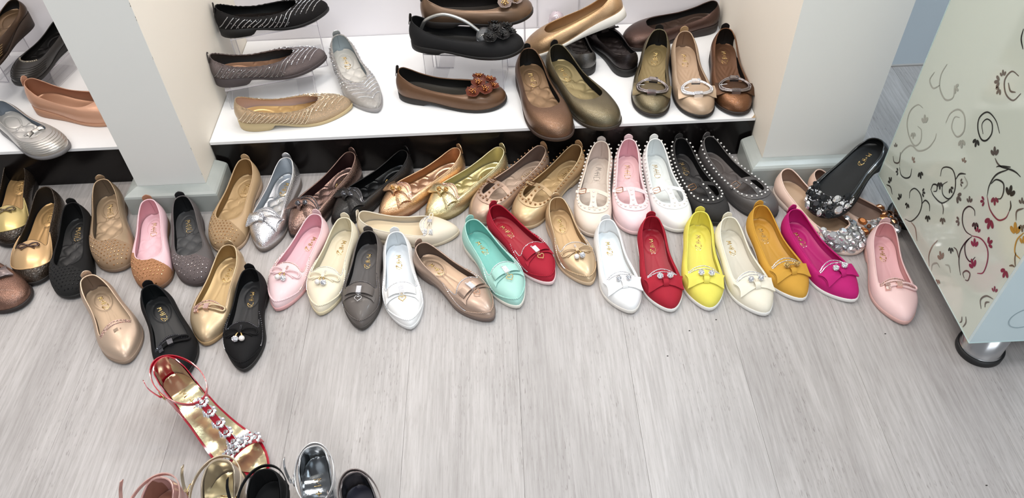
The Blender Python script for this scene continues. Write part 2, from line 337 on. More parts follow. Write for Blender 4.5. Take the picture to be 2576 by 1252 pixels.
class Flat:
    def __init__(s, key, pos, outline='point', top='round', L=None, W=.35, r=.27, foot=1, sole_h=.05, N=38, K=12, root=None, scallop=0, sole_t=.006, wedge=False):
        s.N, s.K, s.r, s.foot = N, K, r, foot; s.L = L or pos[4]; L = s.L; s.hh = r * L; s.wedge = wedge
        wf = W / .346; s.wf = wf; s.hs = sole_h * L; s.sole_t = sole_t
        o = cat(OUT[outline], N + 1); o[:, 0] *= wf; s.o = o * L
        tl = cat(TOP[top], N + 1); tl[:, 0] *= wf; s.t = np.c_[tl[:, :2] * L, tl[:, 2] * s.hh]
        if scallop:
            q = np.linspace(0, 1, N + 1); s.t[:, 2] += .0009 * np.sin(q * scallop * math.pi) * (q > .08)
        s.root = root
        s.ring = s._rings(s.o, s.t)
        s.P = s.surf_grid(np.linspace(0, 1, K + 1))
        s.Nm = s._normals(s.P)
    def cx(s, y):
        a = y / s.L; return s.foot * s.L * (.016 * np.sin(np.pi * np.clip(a, 0, 1)) - .032 * np.clip((a - .35) / .65, 0, 1) ** 2 - .006)
    def zb(s, y):   # feather line
        a = np.clip(np.asarray(y) / s.L, 0, 1); st = a * a * (3 - 2 * a)
        f = .0075 + .0055 * np.clip((a - .75) / .25, 0, 1) ** 2
        g = np.clip((a - .12) / .5, 0, 1); g = g * g * (3 - 2 * g)
        return (s.hs + .003) * (1 - g) + f * g
    def _rings(s, o, t):
        O = np.concatenate([o, (o * (-1, 1))[::-1][1:-1]]); T = np.concatenate([t, (t * (-1, 1, 1))[::-1][1:-1]])
        return O, T
    def surf_grid(s, v, ins=0.0):
        O, T = s.ring; v = np.asarray(v)[None, :]; th = v * math.pi / 2
        a = (O[:, 1] / s.L)[:, None]
        toe = np.clip((a - .55) / .45, 0, 1)
        q = .96 - .12 * toe
        hf = 1 - np.cos(th) ** (1.0 + .0 * toe); vf = np.clip(np.sin(th), 0, 1) ** q
        side = 1 - np.clip((a - .5) / .25, 0, 1)
        hf = hf * (1 - side) + (v ** 1.6) * side
        vf = vf * (1 - side) + v * side
        d = np.roll(O, -1, 0) - np.roll(O, 1, 0); nx, ny = d[:, 1], -d[:, 0]; ln = np.hypot(nx, ny) + 1e-9; nx /= ln; ny /= ln
        bul = (.017 * s.L * (1 - .75 * toe) * np.sin(math.pi * np.clip(v, 0, 1)) ** .8)
        X = O[:, 0][:, None] * (1 - hf) + T[:, 0][:, None] * hf + nx[:, None] * bul
        Y = O[:, 1][:, None] * (1 - hf) + T[:, 1][:, None] * hf + ny[:, None] * bul
        zb = s.zb(O[:, 1])[:, None]; Z = zb + (T[:, 2][:, None] - zb) * vf
        X = X + s.cx(Y)
        return np.stack([X, Y, Z], -1)
    def _normals(s, P):
        du = np.roll(P, -1, 0) - np.roll(P, 1, 0); dv = np.gradient(P, axis=1); N = np.cross(du, dv)
        return N / (np.linalg.norm(N, axis=-1, keepdims=True) + 1e-12)
    def S(s, i, v):
        """point and outward normal at ring position i (float, 0 heel .. N toe .. 2N) and height v 0..1"""
        P, Nm = s.P, s.Nm; n2 = len(P); i = i % n2; a = int(i); f = i - a; b = (a + 1) % n2
        k = min(max(v, 0), 1) * s.K; c = min(int(k), s.K - 1); g = k - c
        w = lambda G: (G[a, c] * (1 - f) + G[b, c] * f) * (1 - g) + (G[a, c + 1] * (1 - f) + G[b, c + 1] * f) * g
        n = w(Nm); return w(P), n / (np.linalg.norm(n) + 1e-9)
    def on(s, x, y):
        """surface point of the vamp above local x, y"""
        if not hasattr(s, '_q'):
            def up(G, a, b_):
                G = np.concatenate([G, G[:1]]); i = np.linspace(0, len(G) - 1, (len(G) - 1) * a + 1)[:-1]; l = i.astype(int); f = (i - l)[:, None, None]
                G = G[l] * (1 - f) + G[l + 1] * f; k = np.linspace(0, G.shape[1] - 1, (G.shape[1] - 1) * b_ + 1); l = np.minimum(k.astype(int), G.shape[1] - 2); f = (k - l)[None, :, None]
                return G[:, l] * (1 - f) + G[:, l + 1] * f
            Q = up(s.P, 3, 3).reshape(-1, 3); M_ = up(s.Nm, 3, 3).reshape(-1, 3); k = (M_[:, 2] > .1) & (Q[:, 1] > .45 * s.L); s._q = Q[k]; s._m = M_[k]
        d = (s._q[:, 0] - x) ** 2 + (s._q[:, 1] - y) ** 2; j = np.argpartition(d, 4)[:4]; w = 1 / (d[j] + 1e-8); w /= w.sum()
        p = (s._q[j] * w[:, None]).sum(0); n = (s._m[j] * w[:, None]).sum(0); n /= np.linalg.norm(n)
        dz = -((x - p[0]) * n[0] + (y - p[1]) * n[1]) / max(n[2], .4)
        if abs(dz) > .01: dz = math.copysign(.01, dz)
        return np.array((x, y, p[2] + dz)), n
    # ---- parts
    def body(s, upper, lin_, sole, insole, relief='plain', seam=True, tab=None, piping=None, text=None, textcol=None, piping_r=.0015, toe_cap=None, heel_h=None, lin_label=None):
        R_ = s.root; L = s.L
        # upper: outer wall
        b = MB(); b.grid(s.P, cu=True); inner = s.P - s.Nm * .0020
        rim = np.stack([s.P[:, -1], inner[:, -1]], 1); b.grid(rim, cu=True)
        b.build('upper', upper, R_)
        lb = MB(); lb.grid(inner, cu=True, flip=True); lb.build('lining', lin_, R_)
        # outsole
        O, _ = s.ring; y = O[:, 1]; n2 = len(O)
        d = np.roll(O, -1, 0) - np.roll(O, 1, 0); nn = np.c_[d[:, 1], -d[:, 0]]; nn /= np.linalg.norm(nn, axis=1)[:, None] + 1e-9
        zt = s.zb(y) + .0012; a = y / L
        if s.wedge: zbot = .004 * np.clip((a - .8) / .2, 0, 1) ** 2
        else:
            heel = 1 - np.clip((a - .24) / .04, 0, 1); arch = np.clip((a - .28) / .03, 0, 1) * (1 - np.clip((a - .42) / .22, 0, 1))
            zbot = np.minimum(zt - s.sole_t, (s.zb(y) - .006).clip(0)) * arch + .004 * np.clip((a - .8) / .2, 0, 1) ** 2
            zbot = zbot * (1 - heel)
        def rr(e, z): 
            q = O + nn * e; return np.c_[q[:, 0] + s.cx(q[:, 1]), q[:, 1], z]
        e = .0018 if s.sole_t < .007 else .0028
        mid = zt * .5 + zbot * .5
        prof = [rr(-.004, zt), rr(e * .5, zt), rr(e, zt - .0008), rr(e, mid), rr(e * .8, zbot + .001), rr(-.001, zbot), ]
        G = np.stack(prof, 1); sb = MB(); sb.grid(G, cu=True, flip=True)
        # bottom and top caps as strips across
        N = s.N
        for ring, fl_ in ((prof[-1], False), (prof[0], True)):
            f = []
            for i in range(0, N):
                a_, b_ = i, i + 1; c_, d_ = (n2 - i - 1) % n2, (n2 - i) % n2
                q = [b_, a_, d_, c_]; q = [k for j, k in enumerate(q) if k not in q[:j]]
                if len(q) > 2: f.append(tuple(q if fl_ else q[::-1]))
            sb.add(ring, f)
        sb.build('outsole', sole, R_)
        # insole
        nu, nv = (43, 96) if relief == 'heart' else (27, 60); oo = s.o
        q = np.linspace(.018, .86, nv); yy = q * L; hw = np.interp(yy, oo[:, 1], oo[:, 0]) - .0035
        hw = hw * np.sqrt(np.clip(1 - (np.clip(.05 - q, 0, 1) / .045) ** 2, 0, 1)); u = np.linspace(-1, 1, nu)
        U, Q_ = np.meshgrid(u, q); Z = s.zb(yy)[:, None] + .0028 + .0035 * U ** 4 + s.relief(relief, U, Q_)
        G = np.stack([U * hw[:, None] + s.cx(yy)[:, None], Q_ * L, Z], -1)
        s.ins = G; MB().grid(G, flip=True).build('insole', insole, R_)
        if text:
            tb = MB(); sz = .0125 * L / .24
            sp = .0112 * L / .24; y0 = .145 * L
            for st in strokes(text):
                p = np.array(st, float); n = max(2, len(p) * 3)
                p = cat(p, n) if len(p) > 2 else np.array([p[0] + (p[1] - p[0]) * t for t in np.linspace(0, 1, 4)])
                lx = -(p[:, 1] - .5) * sz + s.cx(y0 + p[:, 0] * sp); ly = y0 + p[:, 0] * sp
                pts = [(a, b, s.insz(a, b) + .0004) for a, b in zip(lx, ly)]
                tb.tube(pts, .0007 if text == 'thin' else .00105, k=5, flat=.5, up=(0, 0, 1))
            tb.build('printed_lettering', textcol or GOLD(), R_, label='gold stamped lettering')
        if piping:
            q = s.P[:, -1] + s.Nm[:, -1] * -.0009 + (0, 0, .0003)
            MB().tube(q, piping_r, closed=True, k=6).build('piping', piping, R_)
        if seam:
            v = [s.S(0, q)[0] - s.S(0, q)[1] * .0024 for q in np.linspace(.15, .98, 8)]
            MB().tube(v, .0006, k=4).build('back_seam', lin_, R_)
        if tab: s.tab(tab)
    def insz(s, x, y):
        G = s.ins; i = int(np.clip(np.searchsorted(G[:, 0, 1], y), 1, len(G) - 1)); row = G[i]
        return float(np.interp(x, row[:, 0], row[:, 2]))
    def relief(s, kind, u, q):
        if kind == 'flat': return 0 * u
        e = np.sqrt((u / .60) ** 2 + ((q - .20) / .115) ** 2)
        z = -.0017 * np.exp(-((e - 1) / .09) ** 2)
        if kind == 'heart':
            m = 0 * u
            for hx, hy, sc in ((-.50, .415, 1), (.50, .415, 1), (0, .475, 1), (-.52, .545, 1), (.5, .545, 1), (0, .61, 1), (0.0, .355, .62), (-.5, .68, 1), (.5, .68, 1), (0, .745, 1)):
                a = (u - hx) / (.43 * sc); b = -(q - hy) / (.050 * sc)
                f = (a * a + b * b - 1) ** 3 - a * a * b ** 3
                m = np.maximum(m, (1 / (1 + np.exp(np.clip(f * 14, -40, 40)))) * (.75 + .25 * np.clip(-f, 0, 1)))
            z = z + .0026 * m
        elif kind == 'plain':
            for sg in (-1, 1):
                c = sg * (.14 + .9 * np.clip(q - .34, 0, 1)); z = z - (q > .31) * .0008 * np.exp(-((u - c) / .05) ** 2)
        elif kind == 'rays':
            z = z + (q > .36) * .0008 * np.sin(40 * (q + .25 * np.abs(u)) * 2)
        return z
    def tab(s, m, h=.0115):
        G = []
        y0 = s.P[0, -1][1]
        for i, q in enumerate(np.r_[np.linspace(0, .6, 4), .7, .78, .85, .9, .94, .97, .99, 1]):
            w = .0105 * (1 if q < .6 else math.sqrt(max(.004, 1 - ((q - .6) / .4) ** 2)))
            zz = s.hh - .012 + q * (h + .012)
            yy = s.S(0, max(0, 1 - (1 - q) * .25))[0][1] - .0012 - .004 * max(0, q - .45)
            G.append([(u * w, yy + .25 * w * u * u, zz) for u in np.linspace(-1, 1, 5)])
        MB().sheet(np.array(G), .0014).build('heel_tab', m, s.root)
    def strip(s, i0, i1, v=.965, m=None, r=.0014, rows=2, name='rhinestone_trim', gap=2.0, dv=.06, lift=.0004):
        m = m or RHINE(); b = MB(); n = 60
        for k in range(rows):
            vv = v - k * dv; pts = [s.S(i, vv) for i in np.linspace(i0, i1, n)]
            P = np.array([p for p, _ in pts]); d = np.r_[0, np.cumsum(np.linalg.norm(np.diff(P, axis=0), axis=1))]
            for t in np.arange(0, d[-1], r * gap):
                i = np.interp(t, d, np.linspace(i0, i1, n)); p, nn = s.S(i, vv); b.gem(p + nn * lift, nn, r, .8, 5, spin=rnd.random())
        b.build(name, m, s.root, smooth=False, kind='stuff')
    def frame(s, x, y, lift=0.0):
        p, n = s.on(x + float(s.cx(y)), y); yv = np.array((0, 1.0, 0)); yv = yv - n * (yv @ n); yv /= np.linalg.norm(yv); xv = np.cross(yv, n)
        M_ = np.stack([xv, yv, n], 1); o = p + n * lift
        return lambda v: v @ M_.T + o
    def put(s, b, x, y, name, m, lift=0.0, curl=0.0, ang=0.0, parent=None, smooth=True, label=None, **kw):
        f = s.frame(x, y, lift); ca, sa = math.cos(R(ang)), math.sin(R(ang))
        def g(v):
            v = np.array(v); v = np.c_[v[:, 0] * ca - v[:, 1] * sa, v[:, 0] * sa + v[:, 1] * ca, v[:, 2]]
            if not curl: return f(v)
            q = f(np.c_[v[:, :2], np.zeros(len(v))]); out = np.empty_like(q); _, n0 = s.on(x + float(s.cx(y)), y)
            for k_ in range(len(v)):
                yy = min(q[k_, 1], .95 * s.L); hw = np.interp(yy, s.o[:, 1], s.o[:, 0]) * .80; c = float(s.cx(yy)); u = q[k_, 0] - c
                uc = min(hw, max(-hw, u)); sp, _n = s.on(c + uc, yy); z = sp[2] - .35 * abs(u - uc)
                yt = s.t[s.N][1]
                if q[k_, 1] < yt + .002: z = max(z, s.t[s.N][2] - .004)
                out[k_] = (q[k_, 0], q[k_, 1], z)
            return out + n0 * (v[:, 2:3] + lift)
        b.xf(g); return b.build(name, m, parent or s.root, smooth, label, **kw)

# bow pieces, drawn round the knot: x across the shoe, y towards the toe, z out of the leather
def big_bow(w=.036, h0=.0115, h1=.0165, z=.0055):
    b = MB()
    for sg in (-1, 1):
        G = []
        for q in np.linspace(0, 1, 9):
            hh = h0 + (h1 - h0) * q ** .8; x = sg * (.002 + (w - .002) * q)
            G.append([(x + sg * .004 * u * u * q - sg * .002 * q * u, u * hh + .003 * q, .0012 + z * math.sin(min(1, q * 1.1) * 1.9) * (1 - .75 * u * u) + .0012 * math.cos(u * 7) * (1 - q)) for u in np.linspace(-1, 1, 9)])
        G = np.array(G); G = G if sg > 0 else G[::-1]
        b.sheet(G, .0012)
        G2 = G.copy(); G2[:, :, 2] = .0004; b.sheet(G2, .0008)
    G = np.array([[(u * .0055, .0085 * math.cos(t) + .0058, .0098 * math.sin(t) - .001) for u in (-1, -.5, 0, .5, 1)] for t in np.linspace(0.15, math.pi - .15, 8)]); b.sheet(G[::-1], .001)
    return b
def cord_bow(w=.036, h=.0085, tail=.024, r=.0011, double=True, right_only=False):
    b = MB(); sides = (1,) if right_only else (-1, 1)
    for sg in sides:
        for k, o in enumerate((0, .0022) if double else (0,)):
            pts = [(0, 0, .002), (sg * .010, -h * .9 + o, .0045), (sg * (w - .005 - o), -h * 1.0 + o * .4, .005), (sg * (w - o * 1.5), 0, .0045), (sg * (w - .006 - o), h * .62 - o * .4, .0035), (sg * .010, h * .35, .002), (0, .001, .002)]
            b.tube(cat(pts, 26), r, k=6, flat=1.4, up=(0, 0, 1))
    for sg in (-1, 1):
        if right_only and sg > 0: continue
        pts = [(0, .001, .0012), (sg * tail * .5, .004, .0016), (sg * tail, .0085, .0016)] if not right_only else [(0, 0, .002), (-.012, .001, .002), (-.020, .004, .002)]
        b.tube(cat(pts, 8), r, k=6, flat=1.4, up=(0, 0, 1))
    return b
def ribbon_bow(w=.031, h=.0100, tail=.032):
    b = MB()
    for sg in (-1, 1):
        # loop of the ribbon: top layer arches from the knot to the fold and back underneath
        prof = [(.002, .006), (w * .35, .0088), (w * .8, .0078), (w, .005), (w * .8, .0026), (w * .3, .0018)]
        c = cat([(x, 0, z) for x, z in prof], 14)
        G = np.array([[(sg * p[0], u * h * (.72 + .28 * min(1, p[0] / w)), p[2]) for u in np.linspace(-1, 1, 5)] for p in c])
        b.sheet(G if sg < 0 else G[::-1], .001)
        T = []
        for q in np.linspace(0, 1, 6):
            T.append([(sg * (.002 + tail * q) , .003 + .0085 * q + u * h * .62 + (.004 * abs(u) if q > .95 else 0), .0014 + .0015 * math.sin(q * 2.6)) for u in np.linspace(-1, 1, 5)])
        T = np.array(T); b.sheet(T if sg > 0 else T[::-1], .0009)
    return b
def rhine_block(w, h, nx, ny, z=.008, r=None):
    b = MB(); b.box((-w, -h, 0), (w, h, z)); g = MB()
    r = r or min(w / nx, h / ny)
    for i in range(nx):
        for j in range(ny): b.gem((-w + (i + .5) * 2 * w / nx, -h + (j + .5) * 2 * h / ny, z), (0, 0, 1), r, .7, 5)
    return b
def heart_ring(r=.0068, t=.0009):
    pts = []
    for a in np.linspace(0, 2 * math.pi, 29)[:-1]:
        x = 16 * math.sin(a) ** 3; y = 13 * math.cos(a) - 5 * math.cos(2 * a) - 2 * math.cos(3 * a) - math.cos(4 * a)
        pts.append((x / 16 * r, -y / 16 * r, 0))
    return MB().tube(np.array(pts), t, closed=True, k=6)
def pave_ball(c, r, n=46):
    b = MB(); b.ball(c, r * .9, 10)
    for i in range(n):
        z = 1 - 2 * (i + .5) / n; a = i * 2.39996; q = math.sqrt(1 - z * z); nn = np.array((q * math.cos(a), q * math.sin(a), z))
        b.gem(np.array(c) + nn * r * .86, nn, r * .27, .8, 5)
    return b

P_ = {
'A1':(-0.6411,1.4926,0.000,-185.1,0.2577), 'A2':(-0.5390,1.4885,0.000,-189.0,0.2547), 'A3':(-0.3778,1.4966,0.000,-212.9,0.2554), 'A4':(-0.2454,1.4934,0.000,-225.1,0.2504),
'A5':(-0.1149,1.4905,0.000,-231.3,0.2545), 'A6':(-0.0099,1.4859,0.000,-229.0,0.2548), 'A7':(0.0909,1.4846,0.000,-226.0,0.2571), 'A8':(0.1758,1.4826,0.000,-220.1,0.2604),
'A9':(0.2310,1.4936,0.000,-192.1,0.2631), 'A10':(0.2971,1.4975,0.000,-184.7,0.2621), 'A11':(0.3582,1.4945,0.000,-175.7,0.2594), 'A12':(0.4194,1.4957,0.000,-167.1,0.2493),
'A13':(0.4855,1.4936,0.000,-153.9,0.2555), 'B2':(-1.1059,1.4209,0.000,-173.3,0.2604), 'B3':(-1.0227,1.3629,0.000,-167.4,0.2508), 'B4':(-0.9786,1.4377,0.000,-160.2,0.2614),
'B5':(-0.8469,1.3650,0.000,-166.7,0.2405), 'B6':(-0.7720,1.3700,0.000,-161.2,0.2443), 'C1':(-0.9137,1.1349,0.000,-143.9,0.2338), 'C2':(-0.7716,1.1000,0.000,-150.4,0.2347),
'C3':(-0.6226,1.2097,0.000,-185.6,0.2351), 'C4':(-0.5632,1.1364,0.000,-177.3,0.2321), 'C5':(-0.4394,1.2930,0.000,-197.9,0.2438), 'C6':(-0.3737,1.2782,0.000,-191.1,0.2401),
'C7':(-0.3177,1.2334,0.000,-182.4,0.2367), 'C8':(-0.2587,1.2260,0.000,-171.9,0.2371), 'C9':(-0.3501,1.2827,0.000,-96.7,0.2302), 'C10':(-0.2059,1.1835,0.000,-135.6,0.2380),
'C11':(-0.0933,1.2521,0.000,-152.3,0.2387), 'C12':(-0.0407,1.2962,0.000,-145.7,0.2336), 'C13':(0.1041,1.3148,0.000,-167.1,0.2325), 'C14':(0.2114,1.2366,0.000,-174.3,0.2301),
'C15':(0.3130,1.2397,0.000,-179.3,0.2325), 'C16':(0.4242,1.2459,0.000,-187.2,0.2403), 'C17':(0.4794,1.2238,0.000,-173.6,0.2402), 'C18':(0.5574,1.2567,0.000,-171.7,0.2398),
'C19':(0.6265,1.2381,0.000,-162.4,0.2401), 'C20':(0.8161,1.1849,0.000,-189.2,0.2387), 'D1':(0.6446,1.3740,0.000,-154.4,0.2561), 'D2':(0.7194,1.3714,0.000,-143.8,0.2288),
'E3':(-0.6570,1.5672,0.113,-81.2,0.2767), 'E4':(-0.4404,1.8481,0.113,-156.9,0.2825), 'F3':(-0.2695,1.6677,0.113,-103.8,0.2773), 'G1':(0.0595,1.7364,0.113,-168.8,0.2989),
'G2':(0.1301,1.7485,0.113,-157.3,0.2951), 'G7':(0.4114,1.8032,0.113,-193.6,0.2877), 'G8':(0.4734,1.7908,0.113,-182.4,0.2826), 'G9':(0.5815,1.7956,0.113,-186.1,0.2834),
'H3':(-1.2023,1.6831,0.113,-105.1,0.2618), 'E2':(-0.7240,1.6715,0.170,-74.8,0.2805), 'E1':(-0.7150,1.7837,0.240,-73.4,0.2780), 'F2':(-0.2286,1.7406,0.210,-101.2,0.2832),
'F1':(-0.1985,1.7781,0.250,-87.1,0.2796), 'G4':(0.2181,1.7142,0.113,12.0,0.2300), 'G5':(0.3258,1.7014,0.113,16.7,0.2380), 'B1':(-1.2289,1.5378,0.000,-167.0,0.2579),
'H5':(-1.2760,1.2690,0.000,-130.0,0.2700), 'H1':(-1.2800,1.9350,0.215,-190.0,0.2600), 'H2':(-1.1850,1.9250,0.165,-193.4,0.2300), 'H4':(-1.2620,1.6250,0.113,-128.0,0.2450),
'G6':(0.5939,1.9257,0.113,104.7,0.2800), 'G3':(0.3220,1.8160,0.226,90.0,0.2800), 'D3':(0.8641,1.3769,0.102,-232.0,0.2400)}
TILT = {'G3': (-22, 6), 'D3': (-15, 14)}
SHIFT = {}
FLATS = 'flat shoes set out in rows on the floor'
SHELF = 'flat shoes on the white shelf between the pillars'
def start(key, name, label, group, **kw):
    p = P_[key]; rx, ry = TILT.get(key, (0, 0))
    root = empty(name, (p[0], p[1], p[2] + .0003), p[3], rx, ry); tag(root, label, 'shoe', group)
    return Flat(key, p, root=root, **kw)

BLK = (26, 26, 28); 
def rubber(c): return mat('rubber_sole', c, .6)

# ---- bow flats (front row, right)
def bow_flat(key, col, label, sole=(232, 230, 226), balls='rhine', foot=1, ins=None, lin_=None, m=None, knot_gold=False, textcol=None):
    s = start(key, 'bow_flat', label, FLATS, outline='point', top='slip', W=.352, foot=foot)
    m = m or nubuck(col)
    s.body(m, lining_m(lin_ or col), rubber(sole), insole_m(ins or col), 'plain', tab=m, piping=m, text='bold', textcol=textcol)
    N = s.N; s.strip(N * .82, 2 * N - N * .82, .985, RHINE(), .0017, 2, dv=.055, gap=1.75)
    bow = s.put(big_bow(), 0, .765 * s.L, 'bow', m, lift=.0012, curl=9, ang=2 * foot)
    bm = RHINE() if balls == 'rhine' else GOLD()
    for sg in (-1, 1):
        s.put(pave_ball((sg * .0105, -.0045, .0118), .0060), 0, .765 * s.L, 'rhinestone_ball', bm, parent=bow, smooth=False)
    if knot_gold: s.put(MB().tube([(-.009, -.0045, .0118), (.009, -.0045, .0118)], .0016, k=6), 0, .765 * s.L, 'bar', GOLD(), parent=bow)
    return s
bow_flat('C14', (240, 240, 240), 'white pointed flat with big white bow and two sparkling balls', ins=(226, 234, 238), sole=(226, 220, 212), foot=1)
bow_flat('C15', (166, 30, 48), 'crimson flat with big bow and two silver balls, between white and yellow shoes', foot=1)
bow_flat('C16', (226, 215, 92), 'bright yellow pointed flat with big yellow bow', foot=1)
bow_flat('C17', (236, 228, 208), 'cream flat with big bow and two balls, between yellow and mustard shoes', ins=(214, 208, 192), foot=1)
bow_flat('C18', (206, 154, 58), 'mustard flat with big bow and gold dumbbell beads', balls='gold', knot_gold=True, foot=1)
bow_flat('C19', (188, 28, 112), 'magenta flat with big bow and two white balls', foot=1)

# ---- moccasin-front flats
def moc_seam(s, m, v_toe=.25, rick=True, a0=.64, r=.0012, gemm=None):
    N = s.N; pts = []; n = 200 if rick else 60
    for k, i in enumerate(np.linspace(N * a0, 2 * N - N * a0, n)):
        a = min(1, abs(i - N) / (N * (1 - a0))); v = v_toe + (.99 - v_toe) * max(0, (a - .62) / .38) ** 1.8
        p, nn = s.S(i, v + (.020 * math.sin(k * math.pi * .5) if rick else 0)); pts.append(p + nn * .0006)
    MB().tube(pts, r, k=5).build('moccasin_seam', m, s.root)
    if gemm:
        b = MB()
        for sg in (-1, 1):
            for a in np.linspace(1, .62, 22):
                v = v_toe + (.99 - v_toe) * max(0, (a - .62) / .38) ** 1.8; p, nn = s.S(N + sg * a * N * (1 - a0), v + .03); b.gem(p + nn * .0009, nn, .0014, .8, 5)
        b.build('rhinestone_edge', gemm, s.root, smooth=False, kind='stuff')
def loafer(key, m, label, charm='pearls', lin_=None, ins=None, sole=None, trim=None, foot=1, insmetal=0, bowm=None, textcol=None, top='loaf', chain=GOLD):
    s = start(key, 'moccasin_flat', label, FLATS, outline='sharp', top=top, W=.352, foot=foot)
    s.body(m, lining_m(lin_), rubber(sole), insole_m(ins, insmetal, .38 if insmetal else .5), 'plain', tab=m, piping=m, text='bold', textcol=textcol)
    moc_seam(s, m, gemm=trim or RHINE()); N = s.N
    s.strip(N * .72, 2 * N - N * .72, .99, trim or RHINE(), .0014, 1)
    bowm = bowm or m; y = .700 * s.L
    cn = MB()
    for q in range(4):
        for sg in (-1, 1): cn.gem((sg * .0012, -.016 + q * .0028, .0022), (0, 0, 1), .0012, .7, 5)
    s.put(cn, 0, y, 'rhinestone_drop', trim or RHINE(), smooth=False, kind='stuff')
    if charm == 'pearls':
        bow = s.put(cord_bow(), 0, y, 'bow', bowm, lift=.0006, curl=7)
        s.put(MB().box((-.0035, -.0045, .001), (.0035, .0045, .0075)), 0, y, 'knot', bowm, parent=bow, smooth=False)
        for sg, pv in ((-1, False), (1, True)):
            h = s.put(MB().tube(cat([(sg * .002, .003, .006), (sg * .0048, .0075, .007), (sg * .0062, .0125, .006)], 8), [.0011, .0012, .0013, .0014, .0016, .0019, .0022, .0024], k=6), 0, y, 'bead_hook', GOLD(), parent=bow)
            pav = (sg > 0) if key == 'C4' else (sg < 0); c_ = (sg * .0066, .0178, .006)
            s.put(pave_ball(c_, .0060) if pav else MB().ball(c_, .0060, 14), 0, y, 'bead', RHINE() if pav else PEARL(), parent=bow, smooth=not pav)
    else:
        bow = s.put(ribbon_bow(), 0, y, 'bow', bowm, lift=.0006, curl=7, ang=-3)
        s.put(rhine_block(.0052, .0085, 4, 6, .0100), 0, y, 'rhinestone_clasp', RHINE(), parent=bow, smooth=False)
        ring = MB().tube([( .0016 * math.cos(a), .0105 + .0024 * math.sin(a), .0065) for a in np.linspace(0, 2 * math.pi, 11)[:-1]], .0005, closed=True, k=5)
        s.put(ring, 0, y, 'link', chain(), parent=bow)
        hr = heart_ring(.0075); hr.xf(lambda v: v + (0, .0195, .0045)); s.put(hr, 0, y, 'heart_charm', chain(), parent=bow, label='metal open heart charm')
    return s
loafer('C5', leather((236, 200, 204)), 'baby pink moccasin flat with cord bow, hanging pearl and sparkling bead', 'pearls', (226, 160, 174), (238, 184, 194), (220, 160, 160), RHINE_P())
loafer('C6', leather((232, 220, 192)), 'cream moccasin flat with cord bow and hanging beads beside baby pink one', 'pearls', (214, 204, 176), (226, 212, 182), (214, 198, 160))
loafer('C4', nubuck((17, 16, 18)), 'black moccasin flat with cord bow, gold hooks and two pearls', 'pearls', (18, 18, 20), (34, 34, 37), (28, 26, 26), RHINE_D())
loafer('C13', pearl_leather((200, 170, 132)), 'tan gold moccasin flat with cord bow and pearls, right of crimson heart-charm shoe', 'pearls', (176, 138, 92), (206, 168, 118), (206, 176, 140), None, insmetal=.3)
loafer('C7', leather((92, 84, 80)), 'charcoal grey moccasin flat with ribbon bow and open heart charm', 'heart', (30, 28, 30), (84, 80, 80), (66, 60, 56), RHINE_D(), chain=CHROME)
loafer('C8', leather((240, 240, 240)), 'white moccasin flat with ribbon bow and heart charm, beside charcoal one', 'heart', (216, 222, 226), (224, 230, 236), (222, 222, 222))
loafer('C10', pearl_leather((178, 150, 132)), 'bronze taupe metallic moccasin flat with ribbon bow and heart charm', 'heart', (106, 86, 74), (196, 164, 136), (110, 92, 84), insmetal=.55, chain=ROSE, foot=-1)
loafer('C11', leather((156, 210, 198)), 'mint green moccasin flat with ribbon bow and heart charm', 'heart', (110, 190, 178), (112, 194, 182), (226, 222, 210), foot=-1)
loafer('C12', nubuck((166, 28, 48)), 'crimson moccasin flat with ribbon bow and heart charm behind mint shoe', 'heart', (150, 18, 38), (168, 24, 44), (236, 206, 206), foot=-1)

# ---- slippers with a sparkling arched edge
def slipper(key, m, label, lin_, ins, sole, trim, bow=True, metal=0.0, foot=1, pipe=None, clip=None):
    s = start(key, 'slipper_flat', label, FLATS, outline='point', top='slip', W=.355, foot=foot)
    s.body(m, lining_m(lin_), rubber(sole), insole_m(ins, metal, .4), 'plain', tab=m, piping=pipe or m, text='bold')
    N = s.N; s.strip(N * .82, 2 * N - N * .82, .985, trim, .0018, 2, dv=.055, gap=1.75)
    y = .715 * s.L
    if bow:
        b = s.put(cord_bow(.037, .0065, r=.0022, double=False, right_only=True).xf(lambda v: v * (-1, 1, 1)), 0, y, 'bow', m, lift=.001, curl=6)
        s.put(rhine_block(.0052, .0062, 5, 4, .0082), 0, y, 'rhinestone_clasp', clip or trim, parent=b, smooth=False)
        for dy in (-.004, .0045):
            c = rhine_block(.0045, .0036, 4, 3, .006); c.xf(lambda v, d=dy: v + (.0215, d + .003, 0)); s.put(c, 0, y, 'rhinestone_end_cap', clip or trim, parent=b, smooth=False, curl=6)
    return s
slipper('C20', leather((234, 194, 192)), 'blush pink slipper flat alone beside the cabinet, thin bow', (226, 160, 162), (232, 176, 180), (206, 158, 150), RHINE_P(), foot=1)
c1 = slipper('C1', pearl_leather((200, 172, 148)), 'champagne metallic slipper flat without bow, glue spot on the toe', (124, 100, 82), (192, 164, 134), (150, 126, 106), RHINE_P(), bow=False, metal=.5, pipe=pearl_leather((222, 190, 160)), foot=-1)
gs = MB(); 
for (a, b_, w, h) in ((0, 0, .0048, .0042), (-.009, .0015, .0012, .001), (.003, .004, .002, .001)):
    gs.add([(a - w, b_ - h, .0004), (a + w * .9, b_ - h * .8, .0004), (a + w, b_ + h, .0004), (a - w * .8, b_ + h * .9, .0004)], [(0, 1, 2, 3)])
c1.put(gs, 0, .735 * c1.L, 'glue_spot', mat('dried_glue', (150, 126, 104), .7), smooth=False)
slipper('C2', nubuck((18, 17, 19)), 'black slipper flat with dark sparkling edge behind the red sandal', (12, 18, 20), (30, 32, 35), (24, 22, 22), RHINE_D(), foot=-1)
